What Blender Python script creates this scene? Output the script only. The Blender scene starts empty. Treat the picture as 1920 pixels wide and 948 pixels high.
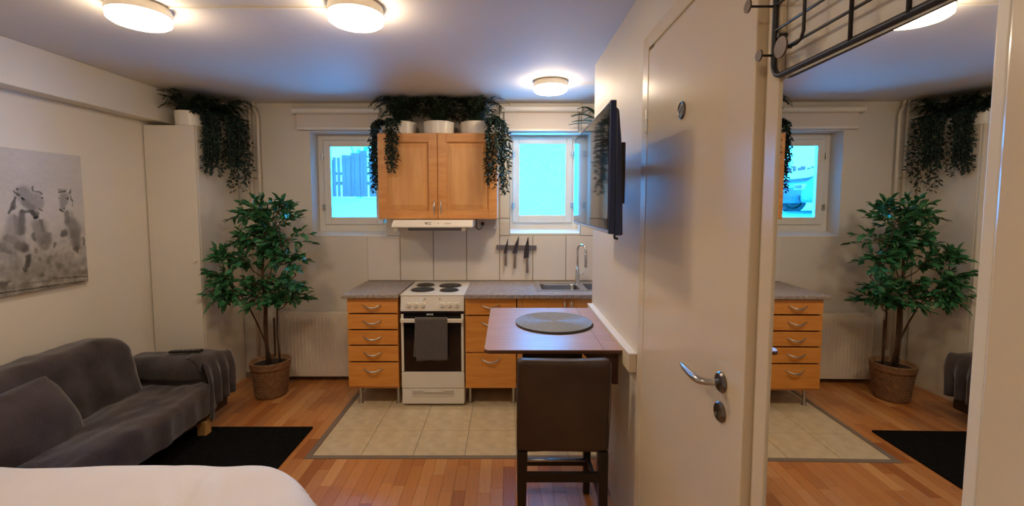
import bpy, bmesh, math, random
from mathutils import Vector, Matrix, Euler, noise
random.seed(7)
PI = math.pi
scn = bpy.context.scene
C = scn.collection

# ------------------------------------------------------------------ camera
cam = bpy.data.cameras.new('camera'); camo = bpy.data.objects.new('camera', cam); C.objects.link(camo)
camo.location = (0, 0, 1.594)
camo.rotation_euler = (PI/2 - math.atan(57.5/834), 0, 0)
cam.sensor_width = 36; cam.lens = 834/1920*36
cam.shift_x = 10/1920; cam.shift_y = -32/1920
cam.clip_start = 0.02; cam.clip_end = 200
scn.camera = camo
# ------------------------------------------------------------------ sky and exposure
w = bpy.data.worlds.new('overcast_sky'); scn.world = w; w.use_nodes = True
w.node_tree.nodes['Background'].inputs['Color'].default_value = (0.014, 0.37, 1.0, 1)
w.node_tree.nodes['Background'].inputs['Strength'].default_value = 8.0
vs = scn.view_settings
vs.view_transform = 'Standard'; vs.look = 'None'; vs.gamma = 1; vs.use_curve_mapping = False
vs.exposure = 1.97
LAMP_STRENGTH = 15.0
LAMP_COLOR = (1.0, 0.79, 0.55)

# ------------------------------------------------------------------ helpers
def srgb(r, g, b):
    def c(x):
        x /= 255
        return x/12.92 if x <= .04045 else ((x+.055)/1.055)**2.4
    return (c(r), c(g), c(b), 1)

MATS = {}
def mat(name, col, rough=.5, metal=0, spec=.5, var=0, vscale=8, bump=0, bscale=60, stretch=(1, 1, 1), sheen=0, col2=None, coat=0, detail=4):
    if name in MATS: return MATS[name]
    m = bpy.data.materials.new(name); m.use_nodes = True
    nt = m.node_tree; N = nt.nodes; L = nt.links; b = N['Principled BSDF']
    b.inputs['Base Color'].default_value = col
    b.inputs['Roughness'].default_value = rough
    b.inputs['Metallic'].default_value = metal
    b.inputs['Specular IOR Level'].default_value = spec
    b.inputs['Coat Weight'].default_value = coat
    if sheen:
        b.inputs['Sheen Weight'].default_value = sheen; b.inputs['Sheen Roughness'].default_value = .4
    tc = N.new('ShaderNodeTexCoord'); mp = N.new('ShaderNodeMapping'); mp.inputs['Scale'].default_value = stretch
    L.new(tc.outputs['Object'], mp.inputs['Vector'])
    nz = N.new('ShaderNodeTexNoise'); nz.inputs['Scale'].default_value = vscale; nz.inputs['Detail'].default_value = detail
    L.new(mp.outputs[0], nz.inputs['Vector'])
    mx = N.new('ShaderNodeMix'); mx.data_type = 'RGBA'
    c2 = col2 if col2 else tuple(max(0, x*(1-var)) for x in col[:3])+(1,)
    mx.inputs['A'].default_value = col; mx.inputs['B'].default_value = c2
    rp = N.new('ShaderNodeValToRGB'); rp.color_ramp.elements[0].position = .35; rp.color_ramp.elements[1].position = .65
    L.new(nz.outputs['Fac'], rp.inputs[0]); L.new(rp.outputs[0], mx.inputs['Factor'])
    L.new(mx.outputs['Result'], b.inputs['Base Color'])
    if bump:
        n2 = N.new('ShaderNodeTexNoise'); n2.inputs['Scale'].default_value = bscale; n2.inputs['Detail'].default_value = 3
        L.new(mp.outputs[0], n2.inputs['Vector'])
        bp = N.new('ShaderNodeBump'); bp.inputs['Strength'].default_value = bump; bp.inputs['Distance'].default_value = .01
        L.new(n2.outputs['Fac'], bp.inputs['Height']); L.new(bp.outputs[0], b.inputs['Normal'])
    MATS[name] = m
    return m

class MB:
    def __init__(s): s.v = []; s.f = []
    def add(s, v, f):
        o = len(s.v); s.v += [tuple(p) for p in v]; s.f += [tuple(i+o for i in q) for q in f]; return s
    def box(s, x0, x1, y0, y1, z0, z1):
        return s.add([(x0,y0,z0),(x1,y0,z0),(x1,y1,z0),(x0,y1,z0),(x0,y0,z1),(x1,y0,z1),(x1,y1,z1),(x0,y1,z1)],
                     [(3,2,1,0),(4,5,6,7),(0,1,5,4),(1,2,6,5),(2,3,7,6),(3,0,4,7)])
    def rev(s, c, prof, n=32, axis='z', cap=True):
        c = Vector(c); o = len(s.v); k = len(prof)
        for i in range(n):
            a = 2*PI*i/n; ca, sa = math.cos(a), math.sin(a)
            for r, h in prof:
                if axis == 'z': p = (r*ca, r*sa, h)
                elif axis == 'x': p = (h, r*ca, r*sa)
                else: p = (r*sa, h, r*ca)
                s.v.append(tuple(c+Vector(p)))
        for i in range(n):
            j = (i+1) % n
            for q in range(k-1): s.f.append((o+i*k+q, o+j*k+q, o+j*k+q+1, o+i*k+q+1))
        if cap:
            s.f.append(tuple(o+i*k for i in range(n))[::-1]); s.f.append(tuple(o+i*k+k-1 for i in range(n)))
        return s
    def tube(s, pts, r, n=10, cap=True):
        pts = [Vector(p) for p in pts]; m = len(pts); o = len(s.v)
        rs = r if isinstance(r, (list, tuple)) else [r]*m
        up = None
        for i, p in enumerate(pts):
            t = (pts[min(i+1, m-1)]-pts[max(i-1, 0)]).normalized()
            if up is None:
                up = t.cross(Vector((0,0,1)) if abs(t.z) < .9 else Vector((1,0,0))).normalized()
            up = (up - t*up.dot(t)).normalized(); sd = t.cross(up)
            for j in range(n):
                a = 2*PI*j/n; s.v.append(tuple(p + up*(math.cos(a)*rs[i]) + sd*(math.sin(a)*rs[i])))
        for i in range(m-1):
            for j in range(n):
                k = (j+1) % n; s.f.append((o+i*n+j, o+i*n+k, o+(i+1)*n+k, o+(i+1)*n+j))
        if cap:
            s.f.append(tuple(o+j for j in range(n))[::-1]); s.f.append(tuple(o+(m-1)*n+j for j in range(n)))
        return s
    def grid(s, fn, nu, nv):
        o = len(s.v)
        for i in range(nu+1):
            for j in range(nv+1): s.v.append(tuple(fn(i/nu, j/nv)))
        for i in range(nu):
            for j in range(nv):
                a = o+i*(nv+1)+j; s.f.append((a, a+nv+1, a+nv+2, a+1))
        return s
    def prism(s, poly, a0, a1, axis='x'):
        n = len(poly); o = len(s.v)
        for a in (a0, a1):
            for p, q in poly:
                s.v.append({'x': (a, p, q), 'y': (p, a, q), 'z': (p, q, a)}[axis])
        s.f.append(tuple(range(o, o+n))); s.f.append(tuple(range(o+n, o+2*n))[::-1])
        for i in range(n):
            j = (i+1) % n; s.f.append((o+i, o+j, o+n+j, o+n+i))
        return s

def mesh_of(name, mb, m, o=(0,0,0), smooth=False, fixn=True):
    me = bpy.data.meshes.new(name)
    me.from_pydata([(x-o[0], y-o[1], z-o[2]) for x, y, z in mb.v], [], mb.f)
    if fixn:
        bm = bmesh.new(); bm.from_mesh(me); bmesh.ops.recalc_face_normals(bm, faces=bm.faces); bm.to_mesh(me); bm.free()
    if m: me.materials.append(m)
    if smooth: me.polygons.foreach_set('use_smooth', [True]*len(me.polygons))
    me.update(); return me

def wloc(p):
    v = Vector((0,0,0))
    while p is not None: v += p.location; p = p.parent
    return v
def obj(name, mb, m, parent=None, smooth=False, bevel=0, segs=2, fixn=True, kind=None, label=None, auto=None):
    if parent is None:
        xs = [p[0] for p in mb.v]; ys = [p[1] for p in mb.v]; zs = [p[2] for p in mb.v]
        o = Vector(((min(xs)+max(xs))/2, (min(ys)+max(ys))/2, min(zs))); loc = o
    else:
        o = wloc(parent); loc = Vector((0,0,0))
    me = mesh_of(name, mb, m, o, smooth or bool(auto), fixn)
    ob = bpy.data.objects.new(name, me); C.objects.link(ob); ob.location = loc
    if parent: ob.parent = parent
    if bevel:
        b = ob.modifiers.new('bevel', 'BEVEL'); b.width = bevel; b.segments = segs; b.limit_method = 'ANGLE'; b.angle_limit = .6
    if auto:
        me.set_sharp_from_angle(angle=auto)
    if kind: ob['kind'] = kind
    if label: ob['label'] = label
    return ob
def thing(name, loc, label, cat, group=None):
    o = bpy.data.objects.new(name, None); C.objects.link(o); o.location = loc; o.empty_display_size = .1
    o['label'] = label; o['category'] = cat
    if group: o['group'] = group
    return o
def tag(o, label, cat, group=None):
    o['label'] = label; o['category'] = cat
    if group: o['group'] = group
    return o
def struct(name, mb, m, parent=None, **k):
    return obj(name, mb, m, parent, kind='structure', **k)
def estruct(name, loc=(0,0,0)):
    o = bpy.data.objects.new(name, None); C.objects.link(o); o.location = loc; o['kind'] = 'structure'; return o
def dup(root, loc, label, group=None):
    r = root.copy(); C.objects.link(r); r.location = loc; r['label'] = label
    if group: r['group'] = group
    for ch in list(root.children):
        c = ch.copy(); C.objects.link(c); c.parent = r
        for g in ch.children:
            d = g.copy(); C.objects.link(d); d.parent = c
    return r
def arc(c, r, a0, a1, n, plane='xz', off=0):
    out = []
    for i in range(n+1):
        a = a0+(a1-a0)*i/n; p, q = r*math.cos(a), r*math.sin(a)
        out.append({'xz': (c[0]+p, c[1], c[2]+q), 'yz': (c[0], c[1]+p, c[2]+q), 'xy': (c[0]+p, c[1]+q, c[2])}[plane])
    return out
def rrect(x0, x1, y0, y1, r, n=5):
    out = []
    for cx, cy, a in ((x1-r, y1-r, 0), (x0+r, y1-r, PI/2), (x0+r, y0+r, PI), (x1-r, y0+r, 1.5*PI)):
        for i in range(n+1):
            t = a+PI/2*i/n; out.append((cx+r*math.cos(t), cy+r*math.sin(t)))
    return out
def soft_box(x0, x1, y0, y1, z0, z1, r, n=22, amp=.01, fr=5, seed=0, puff=0):
    """a box with large rounded corners, slightly puffed and wrinkled, like upholstery"""
    bm = bmesh.new(); bmesh.ops.create_cube(bm, size=2)
    bmesh.ops.subdivide_edges(bm, edges=bm.edges, cuts=n, use_grid_fill=True)
    hx, hy, hz = (x1-x0)/2, (y1-y0)/2, (z1-z0)/2; c = Vector(((x0+x1)/2, (y0+y1)/2, (z0+z1)/2))
    rx = min(r, hx, hy, hz)
    mb = MB()
    for v in bm.verts:
        p = Vector((v.co.x*hx, v.co.y*hy, v.co.z*hz))
        q = Vector((max(-hx+rx, min(hx-rx, p.x)), max(-hy+rx, min(hy-rx, p.y)), max(-hz+rx, min(hz-rx, p.z))))
        d = p-q; nn = d.normalized() if d.length > 1e-6 else Vector((0,0,1))
        if d.length > 1e-6: p = q+nn*rx
        if puff:
            p.z += puff*(1-v.co.x**2)*(1-v.co.y**2)*(1 if v.co.z > 0 else -1)*abs(v.co.z)
        P = p+c
        k = noise.noise(P*fr+Vector((seed, 0, 0)))+.5*noise.noise(P*fr*2.3+Vector((0, seed, 3)))
        P += nn*k*amp
        mb.v.append(tuple(P))
    bm.verts.index_update()
    mb.f = [tuple(v.index for v in f.verts) for f in bm.faces]
    bm.free(); return mb

# ------------------------------------------------------------------ materials
wall_m = mat('wall_paint', srgb(226, 218, 204), .55, var=.04, vscale=2, bump=.04, bscale=90)
ceil_m = mat('ceiling_paint', srgb(222, 215, 208), .7, var=.04, vscale=1.5, bump=.05, bscale=70)
gloss_white = mat('white_lacquer', srgb(228, 218, 200), .16, var=.03, vscale=2, coat=.3)
door_m = mat('door_lacquer', srgb(228, 212, 184), .22, var=.03, vscale=2, coat=.2)
white_m = mat('white_enamel', srgb(236, 230, 218), .3, var=.02, vscale=3)
tile_m = mat('glazed_wall_tile', srgb(232, 224, 212), .2, var=.03, vscale=4)
grout_m = mat('grout', srgb(150, 142, 130), .9, var=.1)
beech = mat('beech_wood', srgb(222, 158, 92), .38, col2=srgb(205, 138, 74), vscale=3, stretch=(1.5, 1, 9), bump=.02, bscale=30)
beech_v = mat('beech_panel_wood', srgb(226, 168, 104), .38, col2=srgb(214, 152, 88), vscale=3, stretch=(8, 1, 1), bump=.02, bscale=30)
beech_d = mat('beech_front_wood', srgb(234, 160, 76), .36, col2=srgb(220, 142, 60), vscale=3, stretch=(1.2, 1, 9), bump=.02, bscale=30)
chrome = mat('chrome', (.75, .75, .76, 1), .12, 1, var=.03)
steel = mat('brushed_steel', (.55, .55, .56, 1), .3, 1, var=.12, vscale=20, stretch=(1, 12, 1))
gun = mat('gunmetal', (.22, .21, .21, 1), .28, 1, var=.1)
black_gl = mat('black_glass', (.006, .006, .009, 1), .05, var=.1)
black_pl = mat('black_plastic', (.012, .012, .015, 1), .35, var=.2)
black_pw = mat('black_powder_coat', (.02, .021, .026, 1), .45, var=.2, bump=.05, bscale=200)
iron = mat('cast_iron', (.03, .028, .028, 1), .55, var=.3, vscale=30, bump=.1)
lam = mat('speckled_laminate', srgb(176, 162, 152), .35, col2=srgb(138, 124, 116), vscale=45, detail=6)
velvet = mat('charcoal_plush', srgb(78, 70, 71), .95, col2=srgb(56, 49, 51), vscale=5, bump=.35, bscale=110, sheen=.6, spec=.1, detail=8)
leather = mat('brown_leather', srgb(78, 60, 47), .45, col2=srgb(62, 46, 37), vscale=4, bump=.15, bscale=160)
sheet_m = mat('white_cotton', srgb(232, 222, 210), .9, var=.05, vscale=3, bump=.1, bscale=25, sheen=.2)
rug_m = mat('black_rug_pile', (.011, .011, .012, 1), 1, var=.4, vscale=60, bump=.6, bscale=300, spec=.03)
ficus_m = mat('ficus_leaf', srgb(58, 122, 76), .4, col2=srgb(32, 82, 50), vscale=9)
ivy_m = mat('ivy_leaf', srgb(30, 56, 50), .5, col2=srgb(18, 34, 34), vscale=14)
fern_m = mat('fern_blade', srgb(30, 52, 34), .55, col2=srgb(16, 30, 22), vscale=10)
bark_m = mat('bark', srgb(92, 66, 46), .85, var=.35, vscale=20, bump=.5, bscale=60)
basket_m = mat('woven_basket', srgb(150, 112, 78), .8, var=.3, vscale=30, bump=.5, bscale=80)
soil_m = mat('soil', srgb(50, 36, 28), 1, var=.4, vscale=30, bump=.6)
towel_m = mat('grey_terry', srgb(96, 90, 88), 1, var=.12, vscale=40, bump=.5, bscale=300, sheen=.4)
table_m = mat('table_laminate', srgb(190, 156, 142), .36, col2=srgb(178, 144, 130), vscale=4, stretch=(1, 7, 1), coat=0)
edge_m = mat('dark_edge_band', srgb(92, 56, 36), .4, var=.1)
mat_m = mat('woven_placemat', srgb(146, 154, 172), .6, var=.15, vscale=60, bump=.3, bscale=200)
mat_d = mat('placemat_underside', srgb(40, 36, 38), .8, var=.15)
grey_trim = mat('grey_strip', srgb(128, 112, 98), .6, var=.1, vscale=6)
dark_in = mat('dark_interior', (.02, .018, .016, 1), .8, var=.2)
floor_base = mat('floor_base', srgb(90, 50, 28), .8, var=.1)
snow_m = mat('snow', (.86, .88, .9, 1), .9, var=.12, vscale=1.5, bump=.3, bscale=4)
fence_m = mat('fence_paint', (.30, .045, .040, 1), .8, var=.25, vscale=6, stretch=(6, 6, .5))
car_m = mat('car_paint', srgb(70, 74, 90), .25, var=.05, coat=.5)
pipe_m = mat('pipe_enamel', srgb(224, 212, 194), .4, var=.03)
pinkgrey = mat('handle_grip', srgb(128, 108, 100), .5, var=.1)
blade_m = mat('knife_blade', (.12, .12, .15, 1), .3, 1, var=.2)

def tile_floor_mat():
    m = mat('stone_look_floor_tile', srgb(214, 196, 162), .28, col2=srgb(196, 176, 140), vscale=13, detail=8, bump=.03, bscale=30)
    return m
ftile_m = tile_floor_mat()

def plank_mat(name, use_island):
    m = bpy.data.materials.new(name); m.use_nodes = True
    nt = m.node_tree; N = nt.nodes; L = nt.links; b = N['Principled BSDF']
    if use_island: src = N.new('ShaderNodeNewGeometry').outputs['Random Per Island']
    else: src = N.new('ShaderNodeObjectInfo').outputs['Random']
    rp = N.new('ShaderNodeValToRGB'); e = rp.color_ramp.elements
    cols = [(0, (164, 98, 50)), (.18, (194, 126, 66)), (.42, (208, 142, 80)), (.66, (182, 114, 60)), (.86, (218, 158, 98)), (1, (148, 82, 48))]
    e[0].position = 0; e[0].color = srgb(*cols[0][1]); e[1].position = 1; e[1].color = srgb(*cols[-1][1])
    for p, c in cols[1:-1]:
        x = e.new(p); x.color = srgb(*c)
    L.new(src, rp.inputs[0])
    tc = N.new('ShaderNodeTexCoord'); mp = N.new('ShaderNodeMapping'); mp.inputs['Scale'].default_value = (28, 2.2, 1)
    L.new(tc.outputs['Object'], mp.inputs[0])
    nz = N.new('ShaderNodeTexNoise'); nz.inputs['Scale'].default_value = 2.5; nz.inputs['Detail'].default_value = 6; L.new(mp.outputs[0], nz.inputs[0])
    mx = N.new('ShaderNodeMix'); mx.data_type = 'RGBA'; mx.blend_type = 'MULTIPLY'; mx.inputs['Factor'].default_value = .35
    L.new(rp.outputs[0], mx.inputs['A']); r2 = N.new('ShaderNodeValToRGB'); r2.color_ramp.elements[0].position = .35; r2.color_ramp.elements[0].color = (.62, .56, .46, 1); r2.color_ramp.elements[1].position = .65
    L.new(nz.outputs['Fac'], r2.inputs[0]); L.new(r2.outputs[0], mx.inputs['B']); L.new(mx.outputs['Result'], b.inputs['Base Color'])
    b.inputs['Roughness'].default_value = .33; b.inputs['Coat Weight'].default_value = .15
    return m
plank_m = plank_mat('parquet_strip', False); plank_s = plank_mat('parquet_strip_joined', True)

def emit_mat(name, col, st):
    m = bpy.data.materials.new(name); m.use_nodes = True; b = m.node_tree.nodes['Principled BSDF']
    b.inputs['Base Color'].default_value = (.8, .8, .8, 1); b.inputs['Emission Color'].default_value = col+(1,); b.inputs['Emission Strength'].default_value = st
    return m
lamp_m = emit_mat('lit_diffuser', LAMP_COLOR, LAMP_STRENGTH)

def mirror_mat():
    m = bpy.data.materials.new('mirror_silver'); m.use_nodes = True; N = m.node_tree.nodes
    g = N.new('ShaderNodeBsdfGlossy'); g.inputs['Color'].default_value = (.86, .87, .86, 1); g.inputs['Roughness'].default_value = 0
    m.node_tree.links.new(g.outputs[0], N['Material Output'].inputs[0]); return m
def glass_mat():
    m = bpy.data.materials.new('clear_glass'); m.use_nodes = True; N = m.node_tree.nodes; L = m.node_tree.links
    g = N.new('ShaderNodeBsdfGlossy'); g.inputs['Roughness'].default_value = .01; t = N.new('ShaderNodeBsdfTransparent'); t.inputs[0].default_value = (.93, .97, .97, 1)
    fr = N.new('ShaderNodeFresnel'); fr.inputs[0].default_value = 1.45; mx = N.new('ShaderNodeMixShader')
    L.new(fr.outputs[0], mx.inputs[0]); L.new(t.outputs[0], mx.inputs[1]); L.new(g.outputs[0], mx.inputs[2]); L.new(mx.outputs[0], N['Material Output'].inputs[0]); return m
def frosted_mat():
    m = bpy.data.materials.new('frosted_glass'); m.use_nodes = True; N = m.node_tree.nodes; L = m.node_tree.links
    t = N.new('ShaderNodeBsdfTranslucent'); t.inputs[0].default_value = (.95, .98, .98, 1)
    g = N.new('ShaderNodeBsdfGlossy'); g.inputs['Roughness'].default_value = .25
    mx = N.new('ShaderNodeMixShader'); mx.inputs[0].default_value = .06
    tc = N.new('ShaderNodeTexCoord'); mp = N.new('ShaderNodeMapping'); mp.inputs['Scale'].default_value = (40, 40, 110); nz = N.new('ShaderNodeTexNoise'); nz.inputs['Scale'].default_value = 1; nz.inputs['Detail'].default_value = 3
    bp = N.new('ShaderNodeBump'); bp.inputs['Strength'].default_value = 1; bp.inputs['Distance'].default_value = .02
    L.new(tc.outputs['Object'], mp.inputs[0]); L.new(mp.outputs[0], nz.inputs[0]); L.new(nz.outputs['Fac'], bp.inputs['Height']); L.new(bp.outputs[0], t.inputs['Normal']); L.new(bp.outputs[0], g.inputs['Normal'])
    cr = N.new('ShaderNodeValToRGB'); cr.color_ramp.elements[0].position = .38; cr.color_ramp.elements[0].color = (.86, .9, .92, 1); cr.color_ramp.elements[1].position = .55; cr.color_ramp.elements[1].color = (.97, 1, 1, 1)
    L.new(nz.outputs['Fac'], cr.inputs[0]); L.new(cr.outputs[0], t.inputs[0])
    L.new(t.outputs[0], mx.inputs[1]); L.new(g.outputs[0], mx.inputs[2]); L.new(mx.outputs[0], N['Material Output'].inputs[0]); return m
mirror_m = mirror_mat(); glass_m = glass_mat(); frost_m = frosted_mat()

# ------------------------------------------------------------------ the room shell
D = 4.04; H = 2.5; LX = -2.82; RX = .575; BY = -1.6; KX = 1.6; KY = 2.96
FX0, FY0 = -1.278, 2.70          # corner of the tiled kitchen floor
floor = struct('floor', MB().box(LX-.1, KX+.1, BY-.1, D+.4, -.12, -.012), floor_base)
struct('ceiling', MB().box(LX-.1, KX+.1, BY-.1, D+.4, H, H+.15), ceil_m)
wl = MB().box(LX-.15, LX, BY-.1, D+.4, -.1, H); struct('wall_left', wl, wall_m)
struct('wall_front', MB().box(LX-.1, KX+.1, BY-.15, BY, -.1, H), wall_m)
struct('wall_right', MB().box(RX, RX+.12, BY, KY, -.1, H), wall_m)
struct('wall_nook', MB().box(RX+.12, KX, KY-.12, KY, -.1, H).box(KX, KX+.12, KY-.12, D, -.1, H), wall_m)
# back wall with two window openings
W1 = (-1.765, -1.085, 1.32, 2.25); W2 = (.03, .665, 1.34, 2.24); WT = .30
bw = MB()
bw.box(LX, W1[0], D, D+WT, -.1, H).box(W1[0], W1[1], D, D+WT, -.1, W1[2]).box(W1[0], W1[1], D, D+WT, W1[3], H)
bw.box(W1[1], W2[0], D, D+WT, -.1, H).box(W2[0], W2[1], D, D+WT, -.1, W2[2]).box(W2[0], W2[1], D, D+WT, W2[3], H).box(W2[1], KX, D, D+WT, -.1, H)
wall_back = struct('wall_back', bw, wall_m)
# boxed-in beam along the left wall
struct('trim_1', MB().box(LX, -2.70, BY, D, 2.245, H), wall_m, bevel=.006)
struct('baseboard_back', MB().box(-2.42, -1.27, D-.014, D, -.012, .05), grey_trim, bevel=.002)
struct('baseboard_left', MB().box(LX, LX+.012, BY, 3.48, -.012, .06), white_m, bevel=.003)
# wall tiles above the worktop
tt = .006
tm = []
x = -1.27
colx = [-1.27, -.97]
while colx[-1] < 1.5: colx.append(colx[-1]+.302)
proto_tile = {}
def tile_piece(parent, x0, x1, z0, z1):
    wd, ht = round(x1-x0, 3), round(z1-z0, 3); key = (wd, ht)
    if key not in proto_tile:
        g = .0026; c = .0018
        m = MB()
        m.v = [(g, 0, g), (wd-g, 0, g), (wd-g, 0, ht-g), (g, 0, ht-g), (g+c, -tt, g+c), (wd-g-c, -tt, g+c), (wd-g-c, -tt, ht-g-c), (g+c, -tt, ht-g-c)]
        m.f = [(4, 5, 6, 7), (0, 1, 5, 4), (1, 2, 6, 5), (2, 3, 7, 6), (3, 0, 4, 7)]
        me = mesh_of('tile', m, tile_m); proto_tile[key] = me
    o = bpy.data.objects.new('tile', proto_tile[key]); C.objects.link(o); o.parent = parent
    pl = wloc(parent); o.location = Vector((x0, D-.0015, z0))-pl
for i in range(len(colx)-1):
    xa, xb = colx[i], min(colx[i+1], KX)
    under = -.97 <= xa < -.10
    tile_piece(wall_back, xa, xb if xb < 1.55 else KX, .905, 1.475 if under else 1.318)
for (x0, x1) in ((-.37, -.064), (-.064, .027), (.67, .97), (.97, 1.27)):
    for z0, z1 in (((1.475, 1.98), (1.98, 2.498)) if x0 < -.1 else ((1.318, 1.475), (1.475, 1.98), (1.98, 2.498))): tile_piece(wall_back, x0, x1, z0, z1)
obj('grout_bed', MB().box(-1.27, KX-.001, D-.0015, D+.001, .90, 1.319).box(-.97, .028, D-.0015, D+.001, 1.319, 1.476).box(-.37, .028, D-.0015, D+.001, 1.476, 2.498).box(.667, 1.27, D-.0015, D+.001, 1.319, 2.498), grout_m, wall_back)

# floor: parquet strips and stone-look tiles
pw = .07
lens = [.24, .30, .36, .42]
pmesh = {}
def plank_mb(wd, ln):
    g = .0004; c = .0008; m = MB()
    m.v = [(g, g, -.012), (wd-g, g, -.012), (wd-g, ln-g, -.012), (g, ln-g, -.012), (g, g, -c), (wd-g, g, -c), (wd-g, ln-g, -c), (g, ln-g, -c), (g+c, g+c, 0), (wd-g-c, g+c, 0), (wd-g-c, ln-g-c, 0), (g+c, ln-g-c, 0)]
    m.f = [(8, 9, 10, 11)]+[(i, (i+1) % 4, (i+1) % 4+4, i+4) for i in range(4)]+[(i+4, (i+1) % 4+4, (i+1) % 4+8, i+8) for i in range(4)]
    return m
far = MB(); fl = wloc(floor); npl = 0
for i in range(int((RX-LX)/pw)+1):
    x0 = LX+i*pw; x1 = min(x0+pw, RX)
    if x1-x0 < .01: continue
    y = BY - random.random()*.3; ymax = D if x0 < FX0-.005 else FY0
    if x0 < FX0-.005 < x1 and FX0-x0 < pw: x1b = x1
    while y < ymax-.01:
        ln = random.choice(lens); y1 = min(y+ln, ymax)
        if ymax-y1 < .06: y1 = ymax
        wd = x1-x0
        if y1 > FY0+.001 and x1 > FX0: wd = FX0-x0
        if y1-y > .02:
            L_ = round(y1-y, 4)
            if y > 2.0 and x0 > -2.4:
                key = (round(wd, 4), L_)
                if key not in pmesh: pmesh[key] = mesh_of('plank', plank_mb(wd, L_), plank_m, fixn=False)
                o = bpy.data.objects.new('plank', pmesh[key]); C.objects.link(o); o.parent = floor; o.location = Vector((x0, y, 0))-fl; npl += 1
            else:
                q = plank_mb(wd, L_); far.add([(a+x0, b+y, c) for a, b, c in q.v], q.f)
        y = y1
print('planks', npl)
o = obj('plank_field', far, plank_s, floor, fixn=False); o['kind'] = 'stuff'
bx = .036
obj('grout_bed', MB().box(FX0, KX, FY0, D, -.012, -.003), grout_m, floor)
obj('edge_strip', MB().box(FX0, FX0+bx, FY0, D, -.012, .004), grey_trim, floor, bevel=.002)
obj('edge_strip', MB().box(FX0+bx, RX, FY0, FY0+bx, -.012, .004), grey_trim, floor, bevel=.002)
xs = [FX0+bx, -.93]
while xs[-1] < KX-.05: xs.append(min(xs[-1]+.331, KX))
ys = [FY0+bx, 3.055, 3.386, 3.717, D]
ftm = {}
for i in range(len(xs)-1):
    for j in range(4):
        wd, ln = xs[i+1]-xs[i], ys[j+1]-ys[j]
        y0 = ys[j]
        if xs[i] > RX+.1 and ys[j+1] < KY: continue
        key = (round(wd, 3), round(ln, 3))
        if key not in ftm:
            g = .0015; c = .0015; m = MB()
            m.v = [(g, g, -.004), (wd-g, g, -.004), (wd-g, ln-g, -.004), (g, ln-g, -.004), (g+c, g+c, 0), (wd-g-c, g+c, 0), (wd-g-c, ln-g-c, 0), (g+c, ln-g-c, 0)]
            m.f = [(4, 5, 6, 7), (0, 1, 5, 4), (1, 2, 6, 5), (2, 3, 7, 6), (3, 0, 4, 7)]
            ftm[key] = mesh_of('floor_tile', m, ftile_m)
        o = bpy.data.objects.new('floor_tile', ftm[key]); C.objects.link(o); o.parent = floor; o.location = Vector((xs[i], y0, .001))-fl

# ------------------------------------------------------------------ windows
def frame_mb(x0, x1, z0, z1, wd, y0, y1):
    return MB().box(x0, x0+wd, y0, y1, z0, z1).box(x1-wd, x1, y0, y1, z0, z1).box(x0+wd, x1-wd, y0, y1, z0, z0+wd).box(x0+wd, x1-wd, y0, y1, z1-wd, z1)
def window(n, W, pane_m, gx0, gx1, gz0, gz1, hinge_sides, round_pane=False):
    x0, x1, z0, z1 = W; root = estruct(n, (x0, D+.15, z0))
    fy = D+.16
    zs = z0+.035
    obj('window_frame', frame_mb(x0+.001, x1-.001, z0+.0012, z1-.001, .05, fy, fy+.09).box(x0+.05, x1-.05, fy, fy+.09, z0+.05, z0+.105), white_m, root, bevel=.004)
    sx0, sx1, sz0, sz1 = gx0-.055, gx1+.055, gz0-.06, gz1+.05
    s = obj('sash', MB().box(sx0, gx0, fy-.02, fy+.04, sz0, sz1).box(gx1, sx1, fy-.02, fy+.04, sz0, sz1).box(gx0, gx1, fy-.02, fy+.04, sz0, gz0).box(gx0, gx1, fy-.02, fy+.04, gz1, sz1), white_m, root, bevel=.005)
    obj('frame_rebate', MB().box(x0+.001, sx0+.012, fy+.045, fy+.085, z0+.002, z1-.002).box(sx1-.012, x1-.001, fy+.045, fy+.085, z0+.002, z1-.002).box(sx0, sx1, fy+.045, fy+.085, z0+.002, sz0+.012).box(sx0, sx1, fy+.045, fy+.085, sz1-.012, z1-.002), white_m, root)
    obj('glazing_bead', frame_mb(gx0-.002, gx1+.002, gz0-.002, gz1+.002, .010, fy-.0205, fy+.01), white_m, s, bevel=.003)
    obj('pane', MB().box(gx0, gx1, fy-.012, fy-.008, gz0, gz1) if pane_m is glass_m else MB().add([(gx0, fy-.01, gz0), (gx1, fy-.01, gz0), (gx1, fy-.01, gz1), (gx0, fy-.01, gz1)], [(0, 1, 2, 3)]), pane_m, s)
    obj('sill', MB().prism([(D-.003, z0), (D-.003, z0-.012), (fy+.02, z0-.012), (fy+.02, zs+.004)], x0+.001, x1-.001, 'x'), white_m, root, bevel=.002)
    for hx in hinge_sides:
        for hz in (gz0+.10, gz1-.10):
            h = MB().rev((hx, fy-.028, hz-.03), [(.009, 0), (.009, .06)], 12).box(hx-.016, hx+.016, fy-.026, fy-.019, hz-.022, hz-.006).box(hx-.016, hx+.016, fy-.026, fy-.019, hz+.006, hz+.022)
            obj('hinge', h, steel, root, bevel=.002)
    return root
window('window_1', W1, glass_m, -1.65, -1.215, 1.475, 2.145, [-1.712])
window('window_2', W2, frost_m, .112, .556, 1.492, 2.17, [.062, .612], True)

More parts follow.
